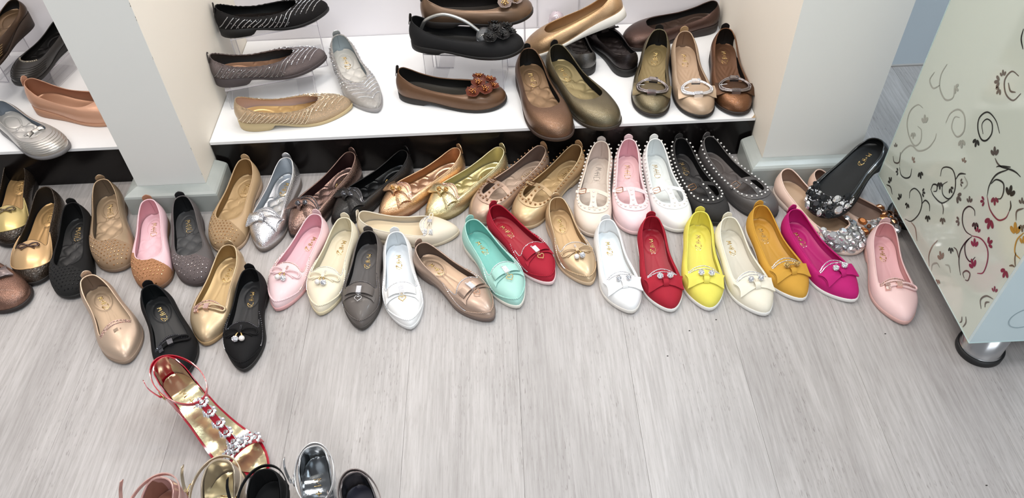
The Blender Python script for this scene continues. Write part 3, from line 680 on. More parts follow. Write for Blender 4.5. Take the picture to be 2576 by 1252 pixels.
slipper('C3', pearl_leather((202, 174, 134)), 'gold slipper flat with rose sparkling edge and thin bow', (160, 122, 66), (206, 172, 118), (176, 142, 96), RHINE_P(), metal=.5, foot=1)

# cream flat lying across
s = start('C9', 'slipper_flat', 'cream flat turned sideways with knotted tassel cord, behind charcoal and white shoes', FLATS, outline='sharp', top='slip', W=.35, foot=1)
cm = leather((226, 212, 190)); s.body(cm, lining_m((216, 204, 182)), rubber((206, 190, 164)), insole_m((228, 206, 170)), 'flat', tab=cm, piping=cm)
s.strip(s.N * .80, 2 * s.N - s.N * .80, .985, RHINE(), .0013, 2, dv=.05)
y = .725 * s.L
tb = s.put(MB().tube(cat([(0, 0, .005), (-.008, -.003, .008), (-.020, -.003, .012), (-.026, 0, .013), (-.020, .004, .012), (-.008, .003, .007), (0, .001, .004)], 24), .0014, k=6)
      .tube(cat([(0, 0, .005), (.012, -.003, .006), (.022, -.006, .003)], 8), .0014, k=6).tube(cat([(0, .001, .005), (.012, .004, .005), (.022, .005, .003)], 8), .0014, k=6), 0, y, 'tassel_bow', cm, curl=5)
s.put(rhine_block(.0045, .0052, 4, 4, .0085), 0, y, 'chrome_clasp', CHROME(), parent=tb, smooth=False)
for dx, dy in ((.024, -.007), (.024, .0055)):
    q = MB(); [q.tube([(dx - .004, dy + e, .004), (dx + .006, dy + e * 1.4, .003)], .0013, k=6) for e in (-.0024, 0, .0024)]; s.put(q, 0, y, 'tassel_end', CHROME(), parent=tb, curl=5)

# ---- flats with a studded suede toe
def studded(key, m, capm, studm, label, lin_, ins, sole=None, tabm=None, metal=0, foot=1, studs=True, relief='heart', txt='thin', textcol=None):
    s = start(key, 'studded_flat', label, FLATS, outline='round', top='round', W=.335, foot=foot, r=.285)
    s.body(m, lining_m(lin_), rubber(sole or (150, 120, 90)), insole_m(ins, metal, .42), relief, tab=tabm or m, piping=m, text=txt, textcol=textcol)
    L = s.L; n2 = len(s.P)
    def f(p):   # inside the cap when positive; the edge sweeps from the throat corner to the far side of the toe
        xr = (p[0] - float(s.cx(p[1]))) / L; yr = p[1] / L
        return yr - (.705 - 1.05 * xr + 1.6 * xr * abs(xr))
    rows = []; idx = np.linspace(s.N * .62, 2 * s.N - s.N * .62, 150)
    K = 12; stud_xy = []
    for i in idx:
        vm = 0; good = False
        for v in np.linspace(0, 1, 41):
            if f(s.S(i, v)[0]) > 0: vm = v; good = True
            elif good: break
        vm = min(vm, .995)
        row = []
        for v in np.linspace(0, 1, K): p, n = s.S(i, v * vm); row.append(p + n * .0008)
        rows.append(row)
    G = np.array(rows); MB().grid(G).build('toe_cap', capm, s.root, label='suede toe overlay')
    if studs:
        b = MB(); st = .0078
        for a in np.arange(-.06, .06, st):
            for k, y in enumerate(np.arange(.60 * L, .99 * L, st)):
                x = a + (st / 2 if k % 2 else 0); hw = np.interp(y, s.o[:, 1], s.o[:, 0]) - .003
                if abs(x) > hw: continue
                p, n = s.on(x + float(s.cx(y)), y)
                if f(p) < .022 or n[2] < .25: continue
                if y < .76 * L and abs(x) < np.interp(y, s.t[:, 1], s.t[:, 0]): continue
                b.gem(p + n * .0008, n, rnd.choice((.0016, .0019, .0021)), .8, 6, spin=rnd.random())
        b.build('studs', studm, s.root, smooth=False, kind='stuff')
    return s
bron = mat('bronze_stud', (206, 160, 110), .25, 1)
studded('A1', leather((186, 152, 110)), suede((160, 128, 90)), bron, 'tan gold flat with studded suede toe beside the silver foil shoe', (142, 104, 56), (196, 160, 110), (190, 160, 130), foot=1, metal=.3)
studded('B4', pearl_leather((176, 148, 116)), suede((148, 118, 88)), bron, 'khaki bronze flat with studded suede toe, leftmost of the studded toe shoes', (110, 92, 74), (186, 156, 122), (130, 104, 82), metal=.45)
studded('B5', leather((234, 190, 198)), suede((168, 112, 72)), bron, 'pink flat with studded brown suede toe', (214, 150, 160), (236, 188, 198), (120, 84, 60), tabm=leather((176, 120, 86)))
studded('B6', leather((82, 76, 76)), suede((96, 84, 84)), mat('grey_stud', (170, 160, 160), .2, 1), 'dark grey flat with studded grey suede toe', (22, 24, 26), (66, 66, 68), (66, 54, 54), tabm=leather((30, 30, 34)))
studded('B3', nubuck((19, 18, 19)), suede((20, 19, 19)), mat('black_stud', (44, 44, 46), .3, .8), 'black suede toe flat behind the champagne slipper flat', (16, 16, 17), (36, 36, 37), (24, 23, 23), tabm=leather((20, 20, 21)))

# ---- crackled foil flats with folded bow
def foil_flat(key, col, label, lin_, ins, stone=None, foot=1, one=False, edge=None, sole=(70, 62, 58)):
    m = foil(col) if sum(col) > 160 else mat('dark_shimmer_leather', col, .4, .4, .1, .5, 500, 'crackle', var=.3, vscale=200)
    s = start(key, 'foil_flat', label, FLATS, outline='point', top='slip', W=.325, foot=foot, r=.295)
    li = mat('foil_lining', lin_, .42, .5, 0, .05, 500)
    s.body(m, li, rubber(sole), mat('foil_insole', ins, .25, .85, 0, .3, 500), 'heart', tab=mat('smooth_metal_leather', col, .3, .8), piping=mat('smooth_metal_leather', col, .3, .8), text='bold')
    N = s.N
    s.strip(N * .80, 2 * N - N * .80, .985, edge or RHINE(), .0017, 2, dv=.055, gap=1.75)
    y = .755 * s.L
    bb = big_bow(.037, .006, .0185, .0085); bow = s.put(bb, 0, y, 'bow', m, lift=.0014, curl=8, ang=-6)
    pts = ((0, 0),) if one else ((-.0075, -.004), (.006, .007))
    for a, b_ in pts: s.put(pave_ball((a, b_, .0125), .0055), 0, y, 'rhinestone_ball', stone or RHINE(), parent=bow, smooth=False, ang=-6)
    return s
foil_flat('A2', (206, 206, 210), 'silver crackled foil flat with folded bow and one bead', (170, 180, 190), (206, 208, 212), one=True, edge=mat('silver_ruche', (200, 200, 205), .3, .9), sole=(110, 100, 94))
foil_flat('A3', (132, 104, 94), 'dark bronze shimmer flat with folded bow and dark beads', (50, 26, 28), (150, 120, 112), RHINE_D(), edge=RHINE_D(), sole=(40, 32, 30))
foil_flat('A4', (40, 38, 38), 'black shimmer flat with folded bow against the black shelf front', (10, 10, 12), (44, 46, 48), RHINE_D(), edge=RHINE_D(), sole=(24, 22, 22))
foil_flat('A5', (218, 174, 132), 'rose gold crackled foil flat with folded bow', (176, 112, 62), (224, 184, 150), mat('gold_pave', (214, 168, 100), .2, 1), edge=RHINE_P(), sole=(120, 76, 46))
foil_flat('A6', (210, 196, 150), 'yellow gold crackled foil flat with folded bow', (188, 176, 116), (226, 210, 150), mat('gold_pave', (214, 168, 100), .2, 1), edge=RHINE_P(), sole=(120, 104, 62))

# ---- bar-strap shoes set with pearls or studs
def bar_strap(key, m, beadm, label, lin_, ins, sole, tabm=None, metal=0, foot=1, side=1, buckle=ROSE, br=.0026, relief='heart', txt='thin', textcol=None, strapm=None):
    s = start(key, 'strap_flat', label, FLATS, outline='round', top='deep', W=.315, foot=foot, r=.295)
    s.body(m, lining_m(lin_), rubber(sole), insole_m(ins, metal, .45), relief, tab=tabm or m, piping=m, text=txt, textcol=textcol)
    L = s.L; N = s.N; n2 = 2 * N; sm = strapm or m
    # collar band round the throat
    rows = []
    for i in np.linspace(N * .70, n2 - N * .70, 44):
        rows.append([s.S(i, v)[0] + s.S(i, v)[1] * .0012 for v in (1.0, .93, .86, .79)])
    band = MB().sheet(np.array(rows), .0016).build('throat_band', sm, s.root)
    # bar strap across and tongue down the middle
    def arch(x, y): 
        hw = np.interp(y, s.t[:, 1][:N], s.t[:, 0][:N]); u = x / max(hw, .01)
        return np.interp(y, s.t[:, 1][:N], s.t[:, 2][:N]) + .0085 * (1 - min(1, abs(u)) ** 2.2) + (-.006 * max(0, abs(u) - 1) * 4)
    yc = .60 * L; hw = np.interp(yc, s.t[:, 1][:N], s.t[:, 0][:N])
    G = []
    for u in np.linspace(-1.12, 1.12 , 25):
        x = u * hw; G.append([(x + float(s.cx(yc)) , yc + w * .0062 - .006 * (1 - u * u) * 0 + .003 * abs(u), arch(x, yc)) for w in (-1, -.5, 0, .5, 1)])
    G = np.array(G); st = MB().sheet(G[::-1], .0016).build('strap', sm, s.root)
    G = []
    y1 = s.t[N][1] + .003
    for q in np.linspace(0, 1, 10):
        yy = yc + (y1 - yc) * q; w = .0055 + .005 * (1 - q) ** 3 + .005 * q ** 4
        zz = arch(0, yc) * (1 - q) + (s.t[N][2] + .0022) * q + .003 * math.sin(math.pi * q)
        G.append([(u * w + float(s.cx(yy)), yy, zz) for u in (-1, -.5, 0, .5, 1)])
    MB().sheet(np.array(G), .0016).build('centre_strap', sm, s.root)
    # beads, each its own part
    proto = [None]
    def bead(p):
        if proto[0] is None:
            o = MB().ball((0, 0, 0), br, 8, sz=.85).build('pearl' if beadm.name.startswith('pearl') else 'stud', beadm, s.root); o.location = p; proto[0] = o
        else:
            o = proto[0].copy(); C.objects.link(o); o.parent = s.root; o.location = p
    P = np.array([s.S(i, .90)[0] for i in range(n2)] + [s.S(0, .90)[0]]); d = np.r_[0, np.cumsum(np.linalg.norm(np.diff(P, axis=0), axis=1))]
    tot = d[-1]; nb = int(tot / .0115)
    for k in range(nb):
        i = np.interp((k + .5) * tot / nb, d, np.arange(n2 + 1)); p, n = s.S(i, .90); bead(p + n * (.0014 + br * .8))
    for q in (.12, .42, .72, .95):
        yy = yc + (y1 - yc) * q; zz = arch(0, yc) * (1 - q) + (s.t[N][2] + .0022) * q + .003 * math.sin(math.pi * q); bead((float(s.cx(yy)), yy, zz + .0016 + br * .3))
    # buckle
    bx = side * hw * .78; bz = arch(bx, yc); sl = -side * .35
    c = np.array((bx + float(s.cx(yc)), yc + .002, bz + .0022))
    pts = cat([(-.0062, -.0078, 0), (.0062, -.0078, 0), (.0078, 0, 0), (.0062, .0078, 0), (-.0062, .0078, 0), (-.0075, 0, 0)], 22, closed=True)
    pts[:, 2] = pts[:, 0] * sl; B = MB().tube(pts + c, .0011, closed=True, k=6); B.tube([c + (-.007 * side, 0, .001), c + (.007 * side, 0, -.001)], .0007, k=5)
    B.build('buckle', buckle(), s.root)
    tl = np.array([[(bx + side * q * .016 + float(s.cx(yc)), yc + .002 + w * .0045, bz + .0006 - abs(q) * .002) for w in (-1, 0, 1)] for q in np.linspace(-.4, 1, 6)])
    MB().sheet(tl if side < 0 else tl[::-1], .0015).build('strap_end', sm, s.root)
    return s
goldb = lambda: mat('gold_bead', (190, 150, 92), .25, .9)
bar_strap('A7', pearl_leather((188, 156, 134)), mat('bronze_bead', (160, 118, 84), .28, .9), 'taupe pearl-sheen bar strap flat with bronze studs, beside gold foil shoe', (112, 90, 80), (188, 160, 138), (150, 130, 118), tabm=leather((176, 132, 92)), metal=.3, buckle=lambda: mat('bronze_buckle', (150, 110, 80), .3, 1))
bar_strap('A8', pearl_leather((200, 168, 124)), mat('bronze_bead', (172, 126, 78), .28, .9), 'gold bar strap flat with bronze studs', (136, 100, 58), (196, 160, 108), (196, 170, 130), tabm=leather((170, 128, 84)), metal=.3, buckle=lambda: mat('bronze_buckle', (150, 110, 80), .3, 1))
bar_strap('A9', leather((230, 212, 196)), PEARL(), 'beige bar strap flat edged with pearls', (206, 186, 176), (216, 200, 186), (212, 196, 184), tabm=leather((206, 196, 190)), textcol=mat('grey_print', (150, 140, 132), .5))
bar_strap('A10', leather((238, 206, 210)), PEARL(), 'pink bar strap flat edged with pearls', (224, 164, 176), (238, 196, 200), (226, 190, 190))
bar_strap('A11', leather((238, 238, 236)), PEARL(), 'white bar strap flat edged with pearls', (218, 224, 226), (224, 228, 226), (222, 222, 216))
bar_strap('A12', nubuck((48, 46, 46)), mat('pearl_white_bead', (226, 224, 220), .2, .1, .6), 'black bar strap flat with white pearl edge', (14, 14, 16), (44, 42, 43), (34, 32, 32), buckle=lambda: mat('bronze_buckle', (150, 110, 80), .3, 1))
bar_strap('A13', leather((78, 74, 74)), mat('pearl_grey_bead', (214, 212, 210), .2, .1, .6), 'dark grey bar strap flat with pearl edge, rightmost of the bar strap shoes', (28, 26, 28), (88, 80, 78), (44, 42, 44), txt=None, buckle=lambda: mat('bronze_buckle', (150, 120, 100), .3, 1))

# ---- jewelled flats by the cabinet
def jewelled(key, m, label, lin_, ins, sole, gems, foot=1, W=.35, top='deep', txt=None):
    s = start(key, 'jewelled_flat', label, 'jewelled flats heaped beside the cabinet', outline='round', top=top, W=W if key != 'D3' else .42, foot=foot, r=.25 if key != 'D3' else .17)
    s.body(m, lining_m(lin_), rubber(sole), insole_m(ins), 'flat', piping=m, text=txt, seam=False)
    L = s.L; placed = []; small = MB(); N = s.N
    tries = 0
    def ok(p, r): return all(np.linalg.norm(p - q) > (r + t) * .92 for q, t in placed)
    sizes = [.0112] * 8 + [.0080] * 14 + [.0052] * 40
    rows = [[s.S(i, v)[0] + s.S(i, v)[1] * .0005 for v in np.linspace(.12, .97, 9)] for i in np.linspace(N * .76, 2 * N - N * .76, 40)]
    MB().grid(np.array(rows)).build('jewel_patch', mat('silver_grey_mesh', (120, 118, 118) if key != 'D3' else (24, 24, 26), .4, .5), s.root, label='grey backing under the jewels')
    for r in sizes:
        for _ in range(60):
            i = rnd.uniform(N * .72, 2 * N - N * .72); v = rnd.uniform(.12, .97); p, n = s.S(i, v)
            if p[1] < .70 * L: continue
            if ok(p, r):
                placed.append((p, r)); MB().gem(p + n * .0006, n, r, .45, 9, sx=rnd.choice((.75, 1, .7)), spin=rnd.random() * 3).build('gem', rnd.choice(gems), s.root, smooth=False); break
    for _ in range(1500):
        i = rnd.uniform(N * .70, 2 * N - N * .70); v = rnd.uniform(.08, .98); p, n = s.S(i, v)
        if p[1] < .69 * L: continue
        if ok(p, .0019): placed.append((p, .0019)); small.gem(p + n * .0006, n, .0018, .8, 6)
    small.build('small_rhinestones', RHINE(), s.root, smooth=False, kind='stuff')
    return s
clear = mat('clear_gem', (196, 200, 206), .05, .85, 0); clear2 = mat('clear_gem_pale', (228, 228, 230), .08, .75)
amber = mat('amber_gem', (206, 130, 76), .08, .7); amber2 = mat('topaz_gem', (150, 96, 62), .08, .7); smoke = mat('smoky_gem', (50, 52, 56), .06, .7)
nude = (226, 192, 174)
jewelled('D1', leather(nude), 'nude flat with clear jewelled toe', (150, 118, 100), (192, 156, 124), (226, 206, 192), [clear, clear2, clear2])
jewelled('D2', leather((222, 184, 162)), 'nude flat with amber jewelled toe, against the cabinet', (150, 116, 100), (150, 120, 104), (206, 184, 166), [amber, amber2, clear2])
jewelled('D3', mat('black_patent', (16, 16, 18), .15, 0, .6), 'black flat with smoky jewelled toe lying on top of the nude flats', (14, 16, 18), (18, 19, 21), (14, 14, 15), [smoke, smoke, smoke, clear2], txt='bold')

# ---- shelf: flats with slanted rhinestone rows
def striped(key, m, label, lin_, ins, sole, gemm, rows_side=13, W=.33, foot=1, tabm=None, top='vee', stripe=None, r=.27, txt=None, relief='heart', insmetal=.6, dark=None):
    s = start(key, 'striped_flat', label, SHELF, outline='sharp', top=top, W=W, foot=foot, r=r, scallop=34, sole_h=.075)
    s.body(m, lining_m(lin_), rubber(sole), insole_m(ins, insmetal, .35), relief, tab=tabm, piping=m, text=txt)
    N = s.N; b = MB(); st = MB()
    def at_y(v, y):   # ring index on the right-hand wall where the wall at height v passes y
        k = v * s.K; c = min(int(k), s.K - 1); g = k - c; Y = s.P[:N + 1, c, 1] * (1 - g) + s.P[:N + 1, c + 1, 1] * g
        return float(np.interp(y, Y, np.arange(N + 1)))
    for side in (0, 1):
        f = (lambda i: i) if side == 0 else (lambda i: 2 * N - i)
        for k in range(rows_side):
            yb = (.015 + k * .60 / rows_side) * s.L
            if stripe is not None and True:
                pts = []
                for q in np.linspace(0, 1, 9): p, n = s.S(f(at_y(.12 + q * .70, yb + q * .026)) % (2 * N), .12 + q * .70); pts.append(p + n * .0008)
                st.tube(pts, .0018, k=5, flat=.6)
            for q in np.linspace(0, 1, 12):
                if rnd.random() < (.82 if stripe is not None else .3): continue
                p, n = s.S(f(at_y(.14 + q * .66, yb + .005 + q * .026)) % (2 * N), .14 + q * .66); b.gem(p + n * .0007, n, .0012, .8, 5)
    # rows over the vamp
    for k in range(7):
        y0 = (.735 + k * .042) * s.L
        for sg in (-1, 1):
            for q in np.arange(0, .05, .0021):
                x = sg * q; y = y0 - q * .95; hw = np.interp(y, s.o[:, 1], s.o[:, 0]) - .003
                if abs(x) > hw or y / s.L > .97: break
                p, n = s.on(x + float(s.cx(y)), y)
                if y < .72 * s.L and abs(x) < np.interp(y, s.t[:N, 1], s.t[:N, 0]): continue
                b.gem(p + n * .0006, n, .0013, .8, 5)
    b.build('rhinestone_rows', gemm, s.root, smooth=False, kind='stuff')
    if stripe is not None: st.build('slanted_stripes', stripe, s.root, kind='stuff')
    return s
sil = mat('silver_thread', (196, 196, 200), .3, .8)
striped('E1', nubuck((18, 15, 16)), 'black flat with slanted silver rows, top of the clear riser by the left pillar', (12, 12, 13), (40, 34, 32), (18, 16, 17), RHINE(), stripe=sil, tabm=nubuck((40, 36, 36)))
striped('E2', glit((122, 110, 110)), 'pewter glitter flat with slanted rows below the black striped one', (40, 42, 44), (176, 130, 100), (70, 60, 62), RHINE(), stripe=mat('grey_thread', (150, 146, 148), .3, .8), tabm=nubuck((66, 58, 58)))
striped('E3', glit((200, 172, 138)), 'gold glitter flat with slanted rows and pink lining at the shelf edge', (206, 172, 160), (222, 186, 122), (196, 172, 124), mat('gold_rhinestone', (240, 226, 200), .14, .9), rows_side=16, stripe=mat('pale_gold_thread', (240, 222, 192), .25, .8))
striped('E4', glit((196, 192, 188)), 'silver flat with dark ribbed rows standing toe forward on the shelf', (150, 162, 168), (214, 210, 202), (150, 146, 146), RHINE(), rows_side=12, W=.32, tabm=mat('silver_leather', (170, 176, 178), .35, .6), stripe=sil, txt='bold', r=.27, insmetal=.35)

# ---- shelf: flats with leather flowers
def flower(col, bead):
    b = MB(); h = MB()
    for k in range(5):
        a = k * 2 * math.pi / 5; G = []
        for q in np.linspace(.15, 1, 5):
            w = .0052 * math.sin(.35 + 2.3 * q)
            G.append([((.0085 * q) * math.cos(a) - u * w * math.sin(a), (.0085 * q) * math.sin(a) + u * w * math.cos(a), .0015 + .004 * q * q + .0015 * u * u) for u in (-1, -.5, 0, .5, 1)])
        b.sheet(np.array(G), .0006)
    for k in range(9):
        a = k * 2.4; q = .0008 * math.sqrt(k) * 1.3; h.tube([(q * .6 * math.cos(a), q * .6 * math.sin(a), .001), (q * 1.5 * math.cos(a), q * 1.5 * math.sin(a), .0065)], .00035, k=4)
        h.ball((q * 1.5 * math.cos(a), q * 1.5 * math.sin(a), .0072), .0012, 6)
    return b, h
def flowered(key, m, fcol, bead, label, lin_, ins, sole, foot=1):
    s = start(key, 'flower_flat', label, SHELF, outline='round', top='round', W=.325, foot=foot, r=.27)
    s.body(m, lining_m(lin_), rubber(sole), insole_m(ins), 'flat', tab=nubuck((40, 34, 32)), piping=m)
    for (x, y, a, sc) in ((.001, .76, 0, 2.1), (-.029, .735, 20, 1.9), (.030, .735, 40, 2.0), (-.019, .835, 50, 1.95), (.019, .83, 10, 2.0), (.0, .885, 10, 1.6)):
        b, h = flower(None, None)
        for q in (b, h): q.xf(lambda v, c=sc: v * c)
        f = s.put(b, x, y * s.L, 'flower', fcol, ang=a, lift=.0028); s.put(h, x, y * s.L, 'flower_beads', bead, ang=a, lift=.0028, parent=f)
    return s
flowered('F1', pearl_leather((120, 92, 70)), leather((146, 128, 122)), GOLD(), 'bronze flat with grey leather flowers on the top riser, cut by the photo edge', (30, 24, 22), (40, 34, 30), (30, 24, 22))
flowered('F2', nubuck((26, 26, 28)), leather((14, 13, 14)), mat('black_bead', (30, 30, 32), .15, .3), 'black flat with black flowers and a coil stretcher inside', (20, 20, 22), (34, 34, 34), (22, 20, 20))
flowered('F3', mat('brown_sheen_leather', (104, 70, 44), .4, .35, .1, .1, 800), leather((116, 52, 34)), mat('copper_bead', (206, 140, 84), .2, 1), 'brown flat with rust leather flowers in front of the clear riser', (28, 26, 24), (48, 44, 38), (32, 26, 22))

# ---- shelf: plain comfort flats
def comfort(key, m, label, lin_, ins, sole, relief='heart', insmetal=.5, top='round', W=.335, buckle=None, tabm=None, foot=1, group=SHELF, sole_m=None, r=.27, txt='bold', wedge=True, textcol=None, outline='round', sole_h=.075):
    s = start(key, 'comfort_flat', label, group, outline=outline, top=top, W=W, foot=foot, r=r, sole_t=.009, sole_h=sole_h, wedge=wedge)
    s.body(m, lining_m(lin_), sole_m or rubber(sole), insole_m(ins, insmetal, .36), relief, tab=tabm, piping=m, text=txt, textcol=textcol, piping_r=.0009)
    # welt line round the sole
    q = s.P[:, 0] + s.Nm[:, 0] * .0012; MB().tube(q, .0011, closed=True, k=5).build('welt', m, s.root)
    if buckle:
        y = .79 * s.L; bandm, rm = buckle
        G = np.array([[(x, w * .019 + .003, .0026) for w in (-1, -.6, 0, .6, 1)] for x in np.linspace(-.046, .046, 17)])
        band = s.put(MB().sheet(G, .0014), 0, y, 'bow_band', bandm, curl=11)
        pr = MB(); 
        for e, rr_ in ((0, .0022), (.0044, .0022)):
            pts = cat([((.0375 - e) * math.cos(a), (.0255 - e) * math.sin(a), .0068) for a in np.linspace(0, 2 * math.pi, 17)[:-1]], 110, closed=True)
            pr.tube(pts, rr_ * (1 + .16 * np.cos(np.arange(110) * math.pi)), closed=True, k=6)
        bk = s.put(pr, 0, y, 'oval_buckle', rm, curl=9, parent=band)
        for sg in (-1, 1):
            c = rhine_block(.0105, .0042, 8, 3, .0104); c.xf(lambda v, g=sg: v + (0, g * .0232, 0)); s.put(c, 0, y, 'rhinestone_clasp', rm, curl=9, parent=band, smooth=False)
        s.put(MB().tube([(.036, 0, .0085), (.020, .001, .0088)], .0009, k=5), 0, y, 'prong', CHROME(), curl=9, parent=band)
    return s
def cleather(c): return mat('crinkled_metallic_leather', c, .3, .8, .1, .35, 700, 'crackle', var=.12, vscale=90)
comfort('G1', cleather((120, 88, 66)), 'plain bronze brown flat overhanging the shelf edge', (18, 16, 15), (150, 116, 82), (62, 44, 36), tabm=nubuck((22, 20, 20)))
comfort('G2', cleather((112, 102, 78)), 'plain olive gold flat leaning beside the bronze brown one', (16, 15, 14), (156, 138, 92), (52, 42, 32), tabm=nubuck((22, 20, 20)))
g3 = comfort('G3', cleather((196, 156, 112)), 'champagne gold flat with white sole propped on two dark shoes', (160, 118, 76), (200, 162, 110), (226, 222, 214), txt=None)
comfort('G6', cleather((86, 62, 54)), 'dark brown flat lying along the back of the shelf', (22, 20, 20), (86, 66, 56), (40, 28, 26), txt=None)
comfort('G4', cleather((96, 94, 92)), 'pewter flat facing the wall under the champagne gold shoe', (20, 20, 20), (70, 60, 54), (28, 26, 26), txt=None)
dkr = mat('dark_buckle', (90, 84, 84), .25, .9)
comfort('G5', cleather((48, 40, 40)), 'black brown flat facing the wall with dark oval buckle', (20, 18, 20), (60, 50, 48), (22, 20, 20), txt=None, buckle=(nubuck((34, 30, 31)), dkr), W=.35)
bkr = mat('gunmetal_crystal', (150, 142, 142), .2, .9)
comfort('G7', cleather((116, 106, 80)), 'olive gold flat with grey oval rhinestone buckle', (16, 14, 14), (156, 134, 86), (36, 28, 26), 'rays', buckle=(cleather((118, 104, 74)), bkr), tabm=nubuck((30, 26, 24)), W=.31, top='deep')
comfort('G8', mat('champagne_leather', (188, 160, 132), .4, .35, .1, .15, 800), 'champagne flat with silver oval rhinestone buckle', (132, 100, 76), (196, 162, 130), (34, 28, 26), 'rays', buckle=(mat('champagne_leather', (188, 160, 132), .4, .35, .1, .15, 800), RHINE()), tabm=leather((176, 140, 96)), insmetal=.2, top='deep', W=.31)
comfort('G9', cleather((130, 86, 56)), 'copper brown flat with oval rhinestone buckle by the right pillar', (18, 14, 12), (124, 84, 58), (40, 28, 24), 'rays', buckle=(cleather((92, 62, 42)), bkr), tabm=nubuck((24, 20, 20)), W=.31, top='deep')

# ---- left shelf and left floor edge
LG = 'flat shoes on the left shelf'
def ribbed(s, m, n=7, r=.0006):
    b = MB(); N = s.N
    for k in range(n):
        v = .18 + k * .1; pts = []
        for i in np.linspace(N * .66, 2 * N - N * .66, 50): p, nn = s.S(i, v); pts.append(p + nn * .0004)
        b.tube(pts, r, k=5)
    b.build('ribs', m, s.root, kind='stuff')
s = comfort('H1', cleather((74, 54, 38)), 'brown ribbed wedge flat at the back of the left shelf, cut by photo edge', (18, 16, 15), (110, 84, 58), (58, 42, 32), tabm=None, group=LG, txt=None, sole_h=.13); ribbed(s, GOLD(), 5)
s = comfort('H2', mat('black_leather', (32, 29, 27), .45, 0, .1, .2, 300), 'black ribbed flat with pale trim leaning behind the left pillar', (16, 15, 15), (24, 23, 23), (22, 20, 20), group=LG, txt=None); ribbed(s, mat('black_leather', (32, 29, 27), .45, 0, .1, .2, 300), 6, .001)
s.strip(s.N * .86, 2 * s.N - s.N * .86, .99, mat('pale_chain', (206, 196, 176), .2, .9), .0026, 1, 'chain_trim', gap=1.8)
s = comfort('H3', mat('peach_sheen_leather', (206, 150, 118), .38, .3, .15, .15, 800), 'peach satin flat lying sideways on the left shelf', (170, 112, 82), (206, 154, 122), (190, 136, 104), group=LG, txt=None, tabm=leather((206, 150, 120)), relief='flat', r=.32)
s = comfort('H4', mat('silver_shimmer_leather', (196, 192, 186), .32, .7, .1, .2, 600), 'silver ribbed flat with folded bow hanging over the left shelf edge', (120, 130, 142), (196, 194, 190), (120, 118, 120), group=LG, txt=None, relief='heart'); ribbed(s, mat('silver_shimmer_leather', (196, 192, 186), .32, .7, .1, .2, 600), 7, .0012)
bw = s.put(big_bow(.018, .004, .008, .006), 0, .68 * s.L, 'bow', mat('silver_shimmer_leather', (196, 192, 186), .32, .7, .1, .2, 600), lift=.002, curl=8)

def snake(key, label, plugc, bowm, small=True):
    side = mat('snake_print', (62, 50, 40), .3, .5, .2, .8, 300, 'crackle', var=.8, vscale=300)
    s = start(key, 'moccasin_flat', label, FLATS, outline='round', top='slip', W=.335, foot=1, r=.285)
    s.body(side, lining_m((26, 24, 24)), rubber((30, 24, 22)), insole_m((206, 160, 100), .6, .35), 'plain', piping=side, text='thin', seam=False)
    N = s.N; rows = []
    for i in np.linspace(N * .66, 2 * N - N * .66, 60):
        a = min(1, abs(i - N) / (N * .34)); v0 = .42 + .57 * max(0, (a - .5) / .5) ** 1.6
        rows.append([s.S(i, v)[0] + s.S(i, v)[1] * .0009 for v in np.linspace(v0, .995, 10)])
    MB().grid(np.array(rows)).build('plug', mat('gold_leather', plugc, .3, .6, .2, .05, 500), s.root, label='shiny gold front panel')
    moc_seam(s, mat('gold_thread', plugc, .4, .5), .42, False, .66, .0013)
    b = s.put(cord_bow(.024, .006, .015, .0013), 0, .70 * s.L, 'bow', bowm, curl=6, lift=.001)
    s.put(MB().ball((0, 0, .003), .0032, 8), 0, .70 * s.L, 'knot', bowm, parent=b)
    return s
snake('B2', 'gold front moccasin with snake print sides and thin brown bow', (222, 178, 122), mat('brown_patent', (74, 44, 34), .2, .2, .5))
snake('B1', 'gold front moccasin with snake print sides cut by the left photo edge', (216, 190, 116), mat('brown_patent', (96, 76, 44), .2, .2, .5))
s = comfort('H5', mat('bronze_foil_leather', (136, 98, 82), .3, .75, .1, .4, 600, 'crackle', var=.25, vscale=200), 'bronze shimmer flat with wide grey bow at the left photo edge', (30, 24, 24), (130, 100, 84), (40, 30, 28), group=FLATS, txt=None, wedge=False)
gb = mat('grey_satin_bow', (120, 104, 102), .32, .5, .1)
bw = s.put(big_bow(.036, .007, .018, .010), 0, .70 * s.L, 'bow', gb, lift=.002, curl=8); s.put(MB().ball((0, 0, .011), .005, 10), 0, .70 * s.L, 'rhinestone_ball', GOLD(), parent=bw)

